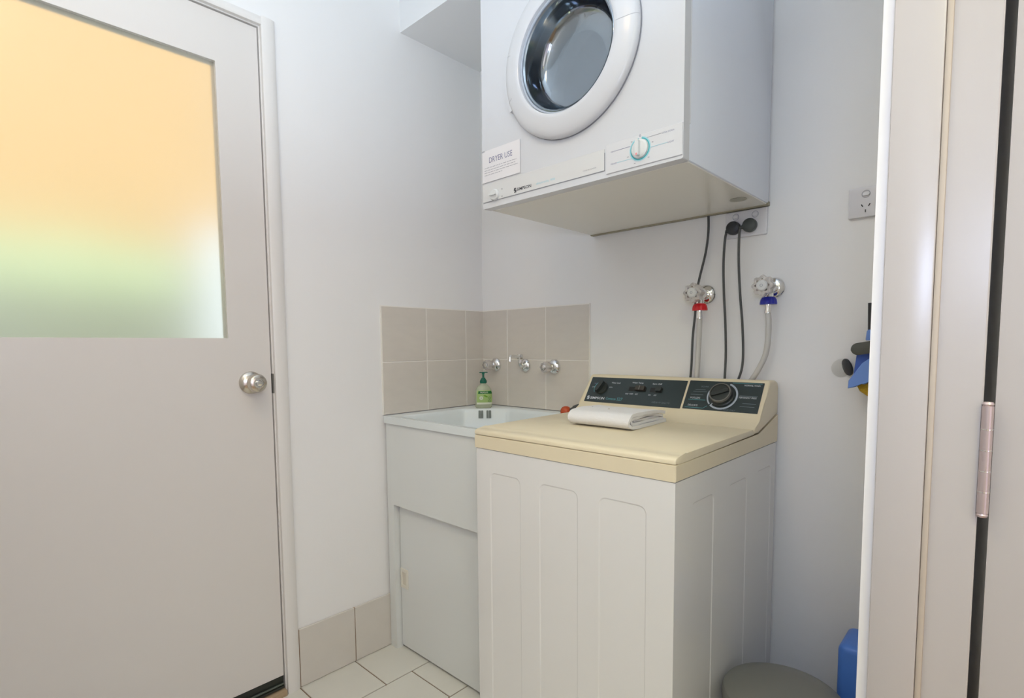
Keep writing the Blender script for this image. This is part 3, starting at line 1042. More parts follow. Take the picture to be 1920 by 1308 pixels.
# console
prof = [(-0.186, 0.8705), (-0.190, 0.8848), (-0.176, 0.8885), (-0.158, 0.8965), (-0.145, 0.9035), (-0.137, 0.9090)]
PO = Vector((0, -0.137, 0.909))
PU = Vector((0, 0.557, 0.831)).normalized()
tp = PO + PU * 0.108
prof += [(tp.y, tp.z), (tp.y + 0.006, tp.z + 0.003), (-0.030, tp.z + 0.002), (-0.012, tp.z - 0.004), (-0.005, tp.z - 0.020), (-0.005, 0.9075), (-0.151, 0.8705)]
bm = prism(B(), prof, 'x', LX0 + 0.003, LX1 - 0.0005, 0.006, 3)
con = obj('console', bm, CREAM, wm)
cut(con, 0.90, 1.130, -0.046, 0.05, -0.1, 2.0)
UX = Vector((1, 0, 0))
PN = UX.cross(PU)


def ppt(x, s, h=0.0):
    return PO + UX * x + PU * s + PN * h


def cpanel(x0, x1, s0, s1):
    return obj('control_panel', slab(B(), rrect(x0, x1, s0, s1, 0.0012, 2), PO, UX, PU, 0.0016), PANEL, wm, label='dark printed control panel')


P1 = cpanel(0.6185, 0.9545, 0.0085, 0.1005)
P2 = cpanel(0.9615, 1.1690, 0.0100, 0.1025)
OP = PO + PN * 0.0018


def pw(parent, s, x, y, h, m, width=None, align='LEFT', shear=0.0, bold=0.0):
    return words('lettering', s, x, y, h, OP, UX, PU, m, parent, width, align, 0.0, shear, bold)


def s_mark(parent, x, y, h, m, org, ux, uy):
    bm = B()
    k = h / 10
    for pts in ([(0, 4), (3, 4), (4, 10), (1, 10)], [(3, 7.4), (7, 8.2), (6.6, 10), (3.4, 10)], [(5, 6), (8, 6), (7, 0), (4, 0)], [(1.4, 0), (4.8, 0), (5, 2.4), (1, 1.8)], [(2, 4), (6.4, 5), (6, 6.6), (2.3, 5.8)]):
        slab(bm, [(x + a * k, y + b * k) for a, b in pts], org, ux, uy, 0.0003)
    return obj('emblem', bm, m, parent, ang=0)


s_mark(P1, 0.6255, 0.0165, 0.0125, INKW, OP, UX, PU)
pw(P1, 'SIMPSON', 0.6385, 0.0185, 0.0085, INKW, 0.054, bold=0.02)
pw(P1, 'Contessa', 0.6985, 0.0195, 0.0085, INKT, 0.037)
pw(P1, '527', 0.7395, 0.0185, 0.0105, INKT, 0.0195)
pw(P1, 'Water Level', 0.7000, 0.0795, 0.0052, INKW, 0.032)
pw(P1, 'HIGH', 0.6960, 0.0635, 0.0036, INKW, 0.012)
pw(P1, 'LOW', 0.6310, 0.0615, 0.0036, INKW, 0.010)
pw(P1, 'MED', 0.6350, 0.0745, 0.0036, INKV, 0.011)
pw(P1, 'Wash Temp', 0.7745, 0.0820, 0.0064, INKW, 0.039, bold=0.01)
pw(P1, 'COLD', 0.7625, 0.0430, 0.0048, INKW, 0.011)
pw(P1, 'WARM', 0.7770, 0.0430, 0.0048, INKW, 0.013)
pw(P1, 'HOT', 0.7970, 0.0430, 0.0048, INKW, 0.010)
pw(P1, 'Spin Off', 0.8455, 0.0810, 0.0064, INKW, 0.031, bold=0.01)
pw(P1, 'ON', 0.8420, 0.0430, 0.0048, INKW, 0.008)
pw(P1, 'OFF', 0.8605, 0.0430, 0.0048, INKW, 0.009)
pw(P1, 'HEAVY DUTY', 0.8620, 0.0190, 0.0055, INKG, 0.058)
# water level knob with teal arc
bm = B()
band_slab(bm, 0.6685, 0.0600, 0.0265, 0.0285, 110, 215, OP, UX, PU, 0.0003, 20)
obj('dial_arc', bm, INKT, P1)
k1 = obj('knob', lathe(B(), [(0, 0.0), (0.0225, 0.0), (0.0225, 0.003), (0.0205, 0.006), (0, 0.006)], ppt(0.6685, 0.0600, 0.0016), PN, 32), KNOBD, wm)
aa = R(20)
bm = B()
gx = Vector((math.cos(aa), 0, 0)) + PU * math.sin(aa)
gx = (UX * math.sin(aa) + PU * math.cos(aa)).normalized()
gy = PN.cross(gx)
slab(bm, rrect(-0.0215, 0.0215, -0.007, 0.007, 0.006, 5), ppt(0.6685, 0.0600, 0.007), gx, gy, 0.015)
bmesh.ops.bevel(bm, geom=[e for e in bm.edges], offset=0.0012, segments=1, affect='EDGES')
obj('grip', bm, KNOBD, k1)
for (x, kx, n) in ((0.8000, 0.8070, 'slider'), (0.8640, 0.8700, 'slider')):
    hw = 0.030 if x < 0.85 else 0.020
    sl = obj('slider_slot', slab(B(), rrect(x - hw, x + hw, 0.0555, 0.0705, 0.001, 2), PO + PN * 0.0016, UX, PU, 0.0008), mat('slot_dark', (0.012, 0.014, 0.014), 0.6), wm)
    if x < 0.85:
        obj('slider', slab(B(), rrect(x - 0.005, x + 0.026, 0.0570, 0.0720, 0.0015, 2), PO + PN * 0.0022, UX, PU, 0.008), KNOBB, sl)
        obj('slider_ridge', slab(B(), rrect(x + 0.0085, x + 0.0115, 0.0570, 0.0720, 0.0008, 2), PO + PN * 0.0100, UX, PU, 0.0022), KRIM, sl)
    else:
        obj('slider', slab(B(), rrect(x, x + 0.018, 0.0570, 0.0720, 0.0015, 2), PO + PN * 0.0022, UX, PU, 0.008), KNOBD, sl)
# programme dial
DC = (1.0660, 0.0565)
bm = B()
band_slab(bm, DC[0], DC[1], 0.0375, 0.0425, -132, 70, OP, UX, PU, 0.0003, 60)
obj('dial_arc', bm, INKR, P2)
bm = B()
band_slab(bm, DC[0], DC[1], 0.0385, 0.0425, 160, 222, OP, UX, PU, 0.0003, 24)
obj('dial_arc', bm, INKR, P2)
kd = obj('knob', lathe(B(), [(0, 0), (0.0335, 0), (0.0335, 0.003), (0.0300, 0.005), (0.0285, 0.019), (0.0275, 0.0215), (0.0255, 0.0215), (0.0245, 0.0195), (0, 0.0195)], ppt(*DC, 0.0016), PN, 44), [KNOBD], wm)
obj('knob_rim', lathe(B(), [(0.0292, 0.0145), (0.0297, 0.0190), (0.0285, 0.0222), (0.0262, 0.0224), (0.0255, 0.0205), (0.0275, 0.0145)], ppt(*DC, 0.0016), PN, 44, close=True), KRIM, kd)
aa = R(68)
gx = (UX * math.sin(aa) + PU * math.cos(aa)).normalized()
gy = PN.cross(gx)
bm = slab(B(), rrect(-0.0245, 0.0245, -0.0052, 0.0052, 0.004, 4), ppt(*DC, 0.0205), gx, gy, 0.0065)
bmesh.ops.bevel(bm, geom=[e for e in bm.edges], offset=0.0012, segments=1, affect='EDGES')
obj('grip', bm, KNOBD, kd)
ptr = B()
d_ = R(-128)
c_ = (DC[0] + 0.0345 * math.cos(d_), DC[1] + 0.0345 * math.sin(d_))
slab(ptr, [(c_[0] - 0.0035, c_[1] - 0.0042), (c_[0] - 0.0015, c_[1] - 0.0052), (c_[0] + 0.0035, c_[1] + 0.0032), (c_[0] + 0.0015, c_[1] + 0.0042)], PO + PN * 0.0040, UX, PU, 0.0008)
obj('pointer', ptr, INKW, kd)
pw(P2, 'NORMAL WASH', 1.1185, 0.0905, 0.0052, INKW, 0.042)
pw(P2, 'PERMANENT PRESS', 1.1120, 0.0525, 0.0050, INKW, 0.046)
pw(P2, 'RINSE ONLY', 1.0790, 0.0125, 0.0042, INKG, 0.032)
pw(P2, 'SOAK', 0.9995, 0.0815, 0.0045, INKG, 0.023)
pw(P2, 'WOOLLENS', 0.9755, 0.0435, 0.0056, INKW, 0.030)
pw(P2, 'DELICATE', 0.9760, 0.0195, 0.0056, INKW, 0.028)
for (xa, xb, y_, m_) in ((1.085, 1.164, 0.0985, INKT), (1.112, 1.160, 0.0595, INKG), (0.972, 1.022, 0.0395, INKT), (0.968, 1.020, 0.0140, INKT), (0.98, 1.02, 0.066, INKG), (0.985, 1.015, 0.0725, INKG), (0.975, 1.012, 0.0560, INKG), (1.125, 1.160, 0.0365, INKG), (1.120, 1.158, 0.0270, INKG)):
    obj('printed_line', slab(B(), rect(xa, xb, y_, y_ + 0.0012), OP, UX, PU, 0.0003), m_, P2, ang=0)
obj('printed_line', slab(B(), [(1.020, 0.0140), (1.0212, 0.0140), (1.032, 0.0222), (1.031, 0.0230)], OP, UX, PU, 0.0003), INKT, P2, ang=0)

# ------------------------------------------------------------------ folded towel on the lid


def towel():
    base = Vector((0.855, -0.31, 0.8846))
    t = thing('folded_towel', 'folded white towel lying on the cream washer lid', 'towel', tuple(base))

    def sheet(bm, path, th, x0, x1, seed):
        P = spline([(0, a, b) for a, b in path], 6)
        n = len(P)
        nx = 26
        top_, bot_ = [], []
        for i, p in enumerate(P):
            a, b = P[max(i - 1, 0)], P[min(i + 1, n - 1)]
            tg = (b - a).normalized()
            nm = Vector((0, -tg.z, tg.y))
            ra, rb = [], []
            for j in range(nx + 1):
                f = j / nx
                x = x0 + (x1 - x0) * f
                wob = noise.noise(Vector((x * 14, p.y * 16, seed))) * 0.0018 * min(1, max(0, (p.z - 0.004) / 0.012))
                xs = x + noise.noise(Vector((p.y * 30, p.z * 120, seed + f))) * 0.003
                skew = (p.y + 0.31) * -0.06
                ra.append(bm.verts.new((xs + skew, p.y + nm.y * th / 2, 0.8848 + p.z + nm.z * th / 2 + wob)))
                rb.append(bm.verts.new((xs + skew, p.y - nm.y * th / 2, 0.8848 + p.z - nm.z * th / 2 + wob)))
            top_.append(ra)
            bot_.append(rb)
        for i in range(n - 1):
            for j in range(nx):
                bm.faces.new((top_[i][j], top_[i][j + 1], top_[i + 1][j + 1], top_[i + 1][j]))
                bm.faces.new((bot_[i][j], bot_[i + 1][j], bot_[i + 1][j + 1], bot_[i][j + 1]))
            bm.faces.new((top_[i][0], top_[i + 1][0], bot_[i + 1][0], bot_[i][0]))
            bm.faces.new((top_[i][nx], bot_[i][nx], bot_[i + 1][nx], top_[i + 1][nx]))
        for i in (0, n - 1):
            for j in range(nx):
                bm.faces.new((top_[i][j], bot_[i][j], bot_[i][j + 1], top_[i][j + 1]))
        return bm
    obj('outer_fold', sheet(B(), [(-0.200, 0.0045), (-0.30, 0.0045), (-0.385, 0.0055), (-0.408, 0.0105), (-0.415, 0.0205), (-0.409, 0.0315), (-0.392, 0.0375), (-0.33, 0.0385), (-0.26, 0.0345), (-0.205, 0.0265)], 0.0085, 0.764, 0.953, 1.0), TOWEL, t, ang=60)
    obj('inner_fold', sheet(B(), [(-0.207, 0.0125), (-0.30, 0.0130), (-0.380, 0.0135), (-0.397, 0.0205), (-0.384, 0.0280), (-0.32, 0.0292), (-0.26, 0.0262), (-0.212, 0.0200)], 0.0070, 0.766, 0.949, 5.0), TOWEL, t, ang=60)
    obj('core_fold', sheet(B(), [(-0.225, 0.0185), (-0.30, 0.0205), (-0.375, 0.0208)], 0.0055, 0.768, 0.945, 9.0), TOWEL, t, ang=60)
    for (x, y, m) in ((0.800, -0.345, INKB), (0.858, -0.352, OAK)):
        obj('stitch_spot', lathe(B(), [(0, -0.001), (0.0018, -0.001), (0.0015, 0.0012), (0, 0.0015)], (x, y, 0.8848 + 0.0432), (0, 0, 1), 8), m, t)
    return t


towel()

# ------------------------------------------------------------------ bottle on its side behind the washer corner
bt = thing('scrubbing_brush', 'dark grey brush with an orange red round end lying on the tub rim', 'brush', (0.505, -0.040, ZR))
bo = Vector((0.476, -0.046, ZR))
obj('round_end', lathe(B(), [(0, 0.0006), (0.0190, 0.0006), (0.0200, 0.008), (0.0182, 0.0165), (0.0130, 0.0235), (0.006, 0.0268), (0, 0.0275)], bo, (0, 0, 1), 32), ORANGE, bt)
obj('body', tube(B(), spline([bo + Vector((0.016, 0.004, 0.014)), bo + Vector((0.040, 0.008, 0.025)), bo + Vector((0.072, 0.012, 0.036)), bo + Vector((0.105, 0.014, 0.040))], 6), [0.006] * 4 + [0.009] * 14 + [0.008], 16), DGREY, bt)

# ------------------------------------------------------------------ soap pump bottle on the tub ledge
sb = thing('soap_dispenser', 'pale green hand soap bottle with dark green pump on tub ledge', 'soap dispenser', (0.112, -0.108, ZR))
so_ = Vector((0.112, -0.108, ZR))
vd = Vector((1.662 - 0.112, -1.5856 + 0.108, 0)).normalized()
a0 = math.atan2(vd.y, vd.x) + R(8)
sx, sy = Vector((-math.sin(a0), math.cos(a0), 0)), Vector((math.cos(a0), math.sin(a0), 0))


def soap_pt(u, d, z):
    return so_ + sx * u + sy * d + Vector((0, 0, z))


def oval(bm, prof, n=36, sq=2.6, cap=True):
    rings = []
    for (a, b, z) in prof:
        ring = []
        for k in range(n):
            t = 2 * math.pi * k / n
            c, s = math.cos(t), math.sin(t)
            ring.append(bm.verts.new(soap_pt(a * math.copysign(abs(c) ** (2 / sq), c), b * math.copysign(abs(s) ** (2 / sq), s), z)))
        rings.append(ring)
    for p, q in zip(rings, rings[1:]):
        for k in range(n):
            bm.faces.new((p[k], p[(k + 1) % n], q[(k + 1) % n], q[k]))
    if cap:
        bm.faces.new(rings[0])
        bm.faces.new(rings[-1])
    return bm


BP = [(0.028, 0.016, 0.0005), (0.0325, 0.019, 0.004), (0.0335, 0.0195, 0.012), (0.0345, 0.020, 0.035), (0.0335, 0.0195, 0.060), (0.0300, 0.0180, 0.074), (0.0235, 0.0155, 0.085), (0.0145, 0.0120, 0.0925), (0.0110, 0.0105, 0.095), (0.0110, 0.0105, 0.101)]
bot_ = obj('bottle', oval(B(), BP), SOAP, sb, ang=50)
bm = B()


def label_patch(bm, a0_, a1_, z0, z1, off, n=12, m=6, shrink=0.0):
    vs = []
    for j in range(m + 1):
        z = z0 + (z1 - z0) * j / m
        for (pa, pb) in zip(BP, BP[1:]):
            if pa[2] <= z <= pb[2]:
                f = (z - pa[2]) / (pb[2] - pa[2])
                A_, B_ = pa[0] + (pb[0] - pa[0]) * f, pa[1] + (pb[1] - pa[1]) * f
        row = []
        for i in range(n + 1):
            t = R(a0_ + (a1_ - a0_) * i / n)
            c, s = math.cos(t), math.sin(t)
            row.append(bm.verts.new(soap_pt((A_ + off) * math.copysign(abs(c) ** (2 / 2.6), c), (B_ + off) * math.copysign(abs(s) ** (2 / 2.6), s), z)))
        vs.append(row)
    for j in range(m):
        for i in range(n):
            bm.faces.new((vs[j][i], vs[j][i + 1], vs[j + 1][i + 1], vs[j + 1][i]))
    return bm


lab = obj('label_sheet', label_patch(B(), 22, 142, 0.016, 0.071, 0.0007), SOAPLAB, sb, ang=60)
obj('label_band', label_patch(B(), 28, 128, 0.0575, 0.0685, 0.0012), LABDK, lab, ang=60)
obj('label_foot', label_patch(B(), 22, 142, 0.016, 0.0235, 0.0012), LABW, lab, ang=60)
words('lettering', 'PALMOLIVE', 0.0, 0.0605, 0.0055, so_ + sy * 0.0212, sx, (0, 0, 1), LABW, lab, 0.030, 'CENTER')
bm = B()
for k in range(7):
    t = 2 * math.pi * k / 7
    slab(bm, disc(-0.012 + 0.0048 * math.cos(t), 0.041 + 0.0048 * math.sin(t), 0.0030, 10), so_ + sy * 0.0206, sx, (0, 0, 1), 0.0004)
obj('flower_print', bm, LABW, lab, ang=0)
obj('leaf_print', slab(B(), [(-0.004, 0.052), (0.004, 0.0525), (0.012, 0.048), (0.0165, 0.0435), (0.008, 0.044), (0.001, 0.047)], so_ + sy * 0.0208, sx, (0, 0, 1), 0.0004), LEAFG, lab, ang=0)
bm = B()
for (px, pz) in ((0.021, 0.041), (0.0205, 0.029)):
    band_slab(bm, px, pz, 0.0034, 0.0044, 0, 360, so_ + sy * 0.0200 + Vector((0, 0, 0)), sx, (0, 0, 1), 0.0005, 16)
obj('seal_print', bm, LABDK, lab, ang=0)
pm = obj('pump', lathe(B(), [(0, 0.0985), (0.0125, 0.0985), (0.0140, 0.101), (0.0140, 0.107), (0.0118, 0.112), (0.0075, 0.118), (0.0065, 0.1205), (0.0042, 0.121), (0.0040, 0.1335), (0.0055, 0.134), (0.0055, 0.141), (0, 0.141)], so_, (0, 0, 1), 28), PUMP, sb, label='dark green pump head')
bm = B()
slab(bm, [(-0.0140, 0.0), (0.0160, 0.0), (0.0180, 0.0015), (0.0160, 0.0036), (-0.0140, 0.0036), (-0.0165, 0.0018)], soap_pt(0, -0.005, 0.1395), sx, (0, 0, 1), 0.010)
obj('pump_spout', bm, PUMP, pm)

# ------------------------------------------------------------------ clothes dryer on the wall, mounted upside down
DX0, DX1, DY, DZ, DZT = 0.5605, 1.1465, -0.528, 1.4765, 2.170
dry = thing('clothes_dryer', 'white wall mounted clothes dryer with round glass door above washer', 'dryer', ((DX0 + DX1) / 2, -0.27, DZ))
bm = bx(DX0 + 0.002, DX1 - 0.002, -0.500, -0.012, DZ + 0.004, DZT, 0.003, 2)
bmesh.ops.delete(bm, geom=[f for f in bm.faces if f.calc_center_median().y < -0.4999], context='FACES')
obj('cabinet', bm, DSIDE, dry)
# front cover with a round opening for the door
DCX, DCZ, DR = 0.8575, 1.7850, 0.1905
bm = B()
fr = [bm.verts.new((x, DY, z)) for x, z in rrect(DX0, DX1, DZ, DZT + 0.002, 0.004, 3)]
hole = [bm.verts.new((DCX + 0.152 * math.cos(2 * math.pi * k / 56), DY, DCZ + 0.152 * math.sin(2 * math.pi * k / 56))) for k in range(56)]
e_a = [bm.edges.new((fr[i], fr[(i + 1) % len(fr)])) for i in range(len(fr))]
e_b = [bm.edges.new((hole[i], hole[(i + 1) % 56])) for i in range(56)]
bmesh.ops.triangle_fill(bm, use_beauty=True, edges=e_a + e_b)
fr2 = [bm.verts.new((v.co.x, -0.5015, v.co.z)) for v in fr]
ho2 = [bm.verts.new((v.co.x, -0.49, v.co.z)) for v in hole]
for A_, B_ in ((fr, fr2), (hole, ho2)):
    for i in range(len(A_)):
        j = (i + 1) % len(A_)
        bm.faces.new((A_[i], A_[j], B_[j], B_[i]))
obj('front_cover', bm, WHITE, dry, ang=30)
obj('side_bead', tube(B(), [(DX1 - 0.0015, -0.4985, 1.553), (DX1 - 0.0015, -0.4985, DZT - 0.02)], 0.0022, 8), WHITE, dry)
# base pan
bm = B()
box(bm, DX0 + 0.006, DX1 - 0.006, -0.4995, -0.018, DZ + 0.0012, DZ + 0.006)
pan = obj('base_pan', bm, DBASE, dry)
obj('rear_flange', bx(DX0 + 0.002, DX1 - 0.002, -0.0195, -0.0025, DZ - 0.0015, DZ + 0.010, 0.001, 1), mat('flange_olive', (0.33, 0.30, 0.21), 0.5), dry)
obj('drain_plug', lathe(B(), [(0, 0), (0.020, 0), (0.0215, 0.0015), (0, 0.0016)], (1.105, -0.125, DZ + 0.0013), (0, 0, -1), 28), mat('plug_olive', (0.45, 0.44, 0.37), 0.4), dry)
obj('base_lip', bx(DX0 + 0.02, DX1 - 0.004, -0.4990, -0.468, DZ - 0.0002, DZ + 0.003, 0.001, 1), DBASE, dry)
# door ring (lathe about the facing axis)
dc = Vector((DCX, DY, DCZ))
ring = obj('door_ring', lathe(B(), [(0.1905, 0.001), (0.1925, 0.004), (0.1925, 0.010), (0.1900, 0.0155), (0.1850, 0.0190), (0.1740, 0.0225), (0.1500, 0.0262), (0.1420, 0.0262), (0.1395, 0.0245), (0.1378, 0.0080), (0.1378, -0.012), (0.150, -0.012), (0.150, 0.001)], dc, (0, -1, 0), 96, close=True), WHITE, dry, label='white plastic door ring')
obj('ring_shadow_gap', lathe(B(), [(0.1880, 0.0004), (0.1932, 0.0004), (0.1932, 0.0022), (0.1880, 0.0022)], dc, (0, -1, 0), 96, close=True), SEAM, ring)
# seams of the lower grip half of the ring
for ang in (2.0, 200.0, 165.0):
    c, s = math.cos(R(ang)), math.sin(R(ang))
    pts = [dc + Vector((c * r_, -h_, s * r_)) for r_, h_ in ((0.1445, 0.0263), (0.150, 0.0262), (0.162, 0.02435), (0.174, 0.0225), (0.185, 0.0190), (0.190, 0.0155), (0.1925, 0.009))]
    if ang != 2.0:
        pts = pts[3:]
    obj('ring_seam', tube(B(), pts, 0.0006, 6), mat('seam_grey', (0.52, 0.53, 0.56), 0.5), ring)
# hinge tab on the left side of the ring
tabp = arc_band(DCX, DCZ, 0.186, 0.1985, 172, 206, 16)
bm = B()
band_slab(bm, DCX, DCZ, 0.186, 0.1985, 170, 206, (0, DY - 0.001, 0), (1, 0, 0), (0, 0, 1), 0.012, 16)
obj('hinge_tab', bm, WHITE, ring)
# inner gasket, bowl-shaped glass
obj('gasket', lathe(B(), [(0.1378, 0.0182), (0.1350, 0.0186), (0.1335, 0.0165), (0.1335, -0.02), (0.1378, -0.02)], dc, (0, -1, 0), 72, close=True), GASKET, dry)
gp = [(0.1338, 0.0140), (0.131, 0.0150), (0.127, 0.0125), (0.1225, 0.0), (0.116, -0.026), (0.110, -0.038), (0.102, -0.0425), (0.06, -0.046), (0.030, -0.047), (0, -0.0473)]
gp2 = [(r_, h_ - 0.0045) for r_, h_ in gp][::-1]
obj('door_glass', lathe(B(), gp + gp2 + [(0.1338, 0.0095)], dc, (0, -1, 0), 72), GLASSD, dry, label='dished glass of the dryer door')
bm = lathe(B(), [(0.150, -0.03), (0.152, -0.06), (0.215, -0.08), (0.228, -0.11), (0.228, -0.21), (0.215, -0.222), (0.185, -0.225), (0.182, -0.215), (0.10, -0.211), (0.085, -0.203), (0.06, -0.201), (0.05, -0.192), (0, -0.191)], dc, (0, -1, 0), 64)
# the drum sits inside the cabinet: cut the cabinet front away where the porthole is
obj('drum', bm, DRUM, dry, ang=40, label='dull metal drum behind the glass')
# control strip along the bottom of the front
FX, FZ = Vector((1, 0, 0)), Vector((0, 0, 1))
cp = obj('control_panel', bx(0.9635, 1.1455, -0.5305, -0.5282, 1.4835, 1.5475, 0.0008, 1), mat('dial_panel_white', (0.71, 0.715, 0.735), 0.3), dry)
PLN = Vector((0, -0.5307, 0))


def dw(parent, s, x, z, h, m, width=None, align='LEFT', y=-0.5307, shear=0.0, bold=0.0):
    return words('lettering', s, x, z, h, (0, y, 0), FX, FZ, m, parent, width, align, 0.0, shear, bold)


DLX, DLZ = 1.0495, 1.5180
bm = B()
band_slab(bm, DLX, DLZ, 0.0205, 0.0228, 98, 440, PLN, FX, FZ, 0.0003, 64)
obj('dial_ring', bm, TEAL, cp)
bm = B()
band_slab(bm, DLX, DLZ, 0.0228, 0.0252, 120, 440, PLN, FX, FZ, 0.0002, 64)
obj('dial_halo', bm, CYAN, cp)
kd2 = obj('dial', lathe(B(), [(0, 0), (0.0195, 0), (0.0192, 0.004), (0.0165, 0.006), (0.0150, 0.0065), (0, 0.0065)], (DLX, -0.5306, DLZ), (0, -1, 0), 40), DIALW, dry)
obj('grip', slab(B(), rrect(-0.0042, 0.0042, -0.0165, 0.0165, 0.0035, 4), (DLX, -0.5368, DLZ), FX, FZ, 0.0095), DIALW, kd2)
obj('grip_tip', slab(B(), rrect(-0.0022, 0.0022, -0.0165, -0.0120, 0.001, 2), (DLX, -0.5464, DLZ), FX, FZ, 0.0003), PINK, kd2)
bm = B()
band_slab(bm, DLX, DLZ + 0.0275, 0.0014, 0.0022, 0, 360, PLN, FX, FZ, 0.0003, 16)
obj('start_mark', bm, INKV, cp)
for (xa, xb, z_, m_) in ((0.9905, 1.026, 1.5285, INKV), (0.9925, 1.030, 1.5020, CYAN), (1.066, 1.1000, 1.5370, INKL), (1.074, 1.1140, 1.5150, CYAN)):
    obj('printed_line', slab(B(), rect(xa, xb, z_, z_ + 0.0008), PLN, FX, FZ, 0.0003), m_, cp, ang=0)
for (xx, zz) in ((1.0290, 1.5375), (1.0200, 1.5080), (1.0370, 1.4905), (1.0700, 1.4960), (1.0790, 1.5250)):
    obj('tick_mark', slab(B(), rect(xx - 0.0018, xx + 0.0018, zz - 0.0008, zz + 0.0008), PLN, FX, FZ, 0.0003), INKL, cp, ang=0)
dw(cp, 'COOL DOWN', 1.1010, 1.5355, 0.0034, INKV, 0.0265)
dw(cp, 'LIGHT', 1.1140, 1.5135, 0.0034, INKV, 0.0135)
dw(cp, 'HEAVY', 0.9765, 1.5270, 0.0034, INKV, 0.0130)
dw(cp, 'MEDIUM', 0.9765, 1.5005, 0.0034, INKV, 0.0150)
cs = obj('badge_strip', bx(0.5625, 0.9585, -0.5294, -0.5280, 1.4935, 1.5405, 0.0005, 1), mat('badge_white', (0.71, 0.71, 0.705), 0.32), dry)
obj('strip_line', bx(0.5640, 0.9590, -0.5296, -0.5280, 1.4925, 1.4936), SEAM, cs)
obj('strip_line', bx(0.9583, 0.9592, -0.5296, -0.5280, 1.4930, 1.5320), SEAM, cs)
s_mark(cs, 0.6790, 1.4985, 0.0115, INKB, Vector((0, -0.5296, 0)), FX, FZ)
dw(cs, 'SIMPSON', 0.6900, 1.5012, 0.0078, INKB, 0.0490, y=-0.5297, bold=0.02)
dw(cs, 'electronic 400', 0.7560, 1.5035, 0.0050, CYAN, 0.0600, y=-0.5297)
dw(cs, 'reverse tumble', 0.9000, 1.5035, 0.0034, INKL, 0.0370, y=-0.5297)
sk_ = obj('start_knob', lathe(B(), [(0, 0), (0.0150, 0), (0.0148, 0.006), (0.0125, 0.009), (0, 0.009)], (0.6105, -0.5293, 1.5065), (0, -1, 0), 32), DIALW, dry)
obj('grip', slab(B(), rrect(-0.0125, 0.0125, -0.0026, 0.0026, 0.0022, 3), (0.6105, -0.5382, 1.5065), FX, FZ, 0.006), DIALW, sk_)
for zz in (1.5175, 1.4985):
    obj('mark', slab(B(), rect(0.6335, 0.6375, zz - 0.0014, zz + 0.0014), (0, -0.5295, 0), FX, FZ, 0.0003), INKL, cs, ang=0)

# ------------------------------------------------------------------ power cords of the two machines


def cord(root, pts, plug, pm):
    t = obj('power_cord', tube(B(), spline(pts, 10), 0.0034, 12), CORD, root, label='thin grey cord')
    pc = Vector(plug)
    p = obj('plug', lathe(B(), [(0, -0.001), (0.0165, -0.001), (0.0185, 0.004), (0.0190, 0.014), (0.0178, 0.020), (0.012, 0.0235), (0.0, 0.0242)], pc, (0, -1, 0), 32), pm, t, label='round dark plug')
    q = Vector(pts[0])
    bm = tube(B(), [pc + Vector((0, -0.010, 0)) + (q - pc - Vector((0, -0.010, 0))) * 0.55, q, q + (Vector(pts[1]) - q) * 0.18], [0.0062, 0.0048, 0.0038], 12)
    obj('strain_relief', bm, pm, t)
    return t


cord(wm, [(1.034, -0.020, 1.421), (1.030, -0.021, 1.395), (1.027, -0.020, 1.33), (1.029, -0.018, 1.25), (1.035, -0.018, 1.16), (1.039, -0.020, 1.07), (1.038, -0.022, 0.99), (1.037, -0.016, 0.90), (1.037, -0.012, 0.70), (1.037, -0.036, 0.60), (1.037, -0.046, 0.58)],
     (1.0535, -0.0103, 1.4265), PLUGB)
cord(dry, [(1.0755, -0.0305, 1.4235), (1.0735, -0.030, 1.395), (1.0725, -0.026, 1.33), (1.076, -0.020, 1.24), (1.083, -0.018, 1.16), (1.088, -0.020, 1.08), (1.086, -0.022, 1.03), (1.074, -0.024, 0.985), (1.066, -0.024, 0.93), (1.058, -0.032, 0.82), (1.03, -0.038, 0.72), (0.99, -0.038, 0.68), (0.95, -0.034, 0.72), (0.932, -0.024, 0.82),
           (0.930, -0.022, 0.95), (0.935, -0.020, 1.03), (0.937, -0.018, 1.12), (0.944, -0.020, 1.19), (0.947, -0.022, 1.245), (0.956, -0.018, 1.30), (0.970, -0.012, 1.37), (0.977, -0.012, 1.43), (0.976, -0.012, 1.492)],
     (1.0985, -0.0103, 1.4280), PLUGG)

# paper notice stuck on the dryer front
nt_ = thing('paper_notice', 'white paper notice titled in capitals, stuck on the dryer front', 'notice', (0.633, -0.5296, 1.545))
sh = obj('sheet', bx(0.5625, 0.7020, -0.5302, -0.52965, 1.5455, 1.6295), PAPER, nt_, ang=0)
words('lettering', 'DRYER USE', 0.6320, 1.5945, 0.0145, (0, -0.5305, 0), FX, FZ, INKV, sh, 0.086, 'CENTER', 0.0)
bm = B()
random.seed(3)
for row, (z_, xe) in enumerate(((1.5830, 0.690), (1.5765, 0.687), (1.5705, 0.695), (1.5640, 0.640))):
    x = 0.571
    while x < xe:
        l_ = min(random.uniform(0.005, 0.013), xe - x)
        slab(bm, rect(x, x + l_, z_ - 0.0007, z_ + 0.0007), (0, -0.5304, 0), FX, FZ, 0.0001)
        x += l_ + 0.0022
pt_ = obj('printed_text', bm, INKL, sh, ang=0)
pt_['kind'] = 'stuff'
tp_ = obj('tape', bx(0.5610, 0.5710, -0.5304, -0.5300, 1.6270, 1.6310), INKL, nt_, ang=0)

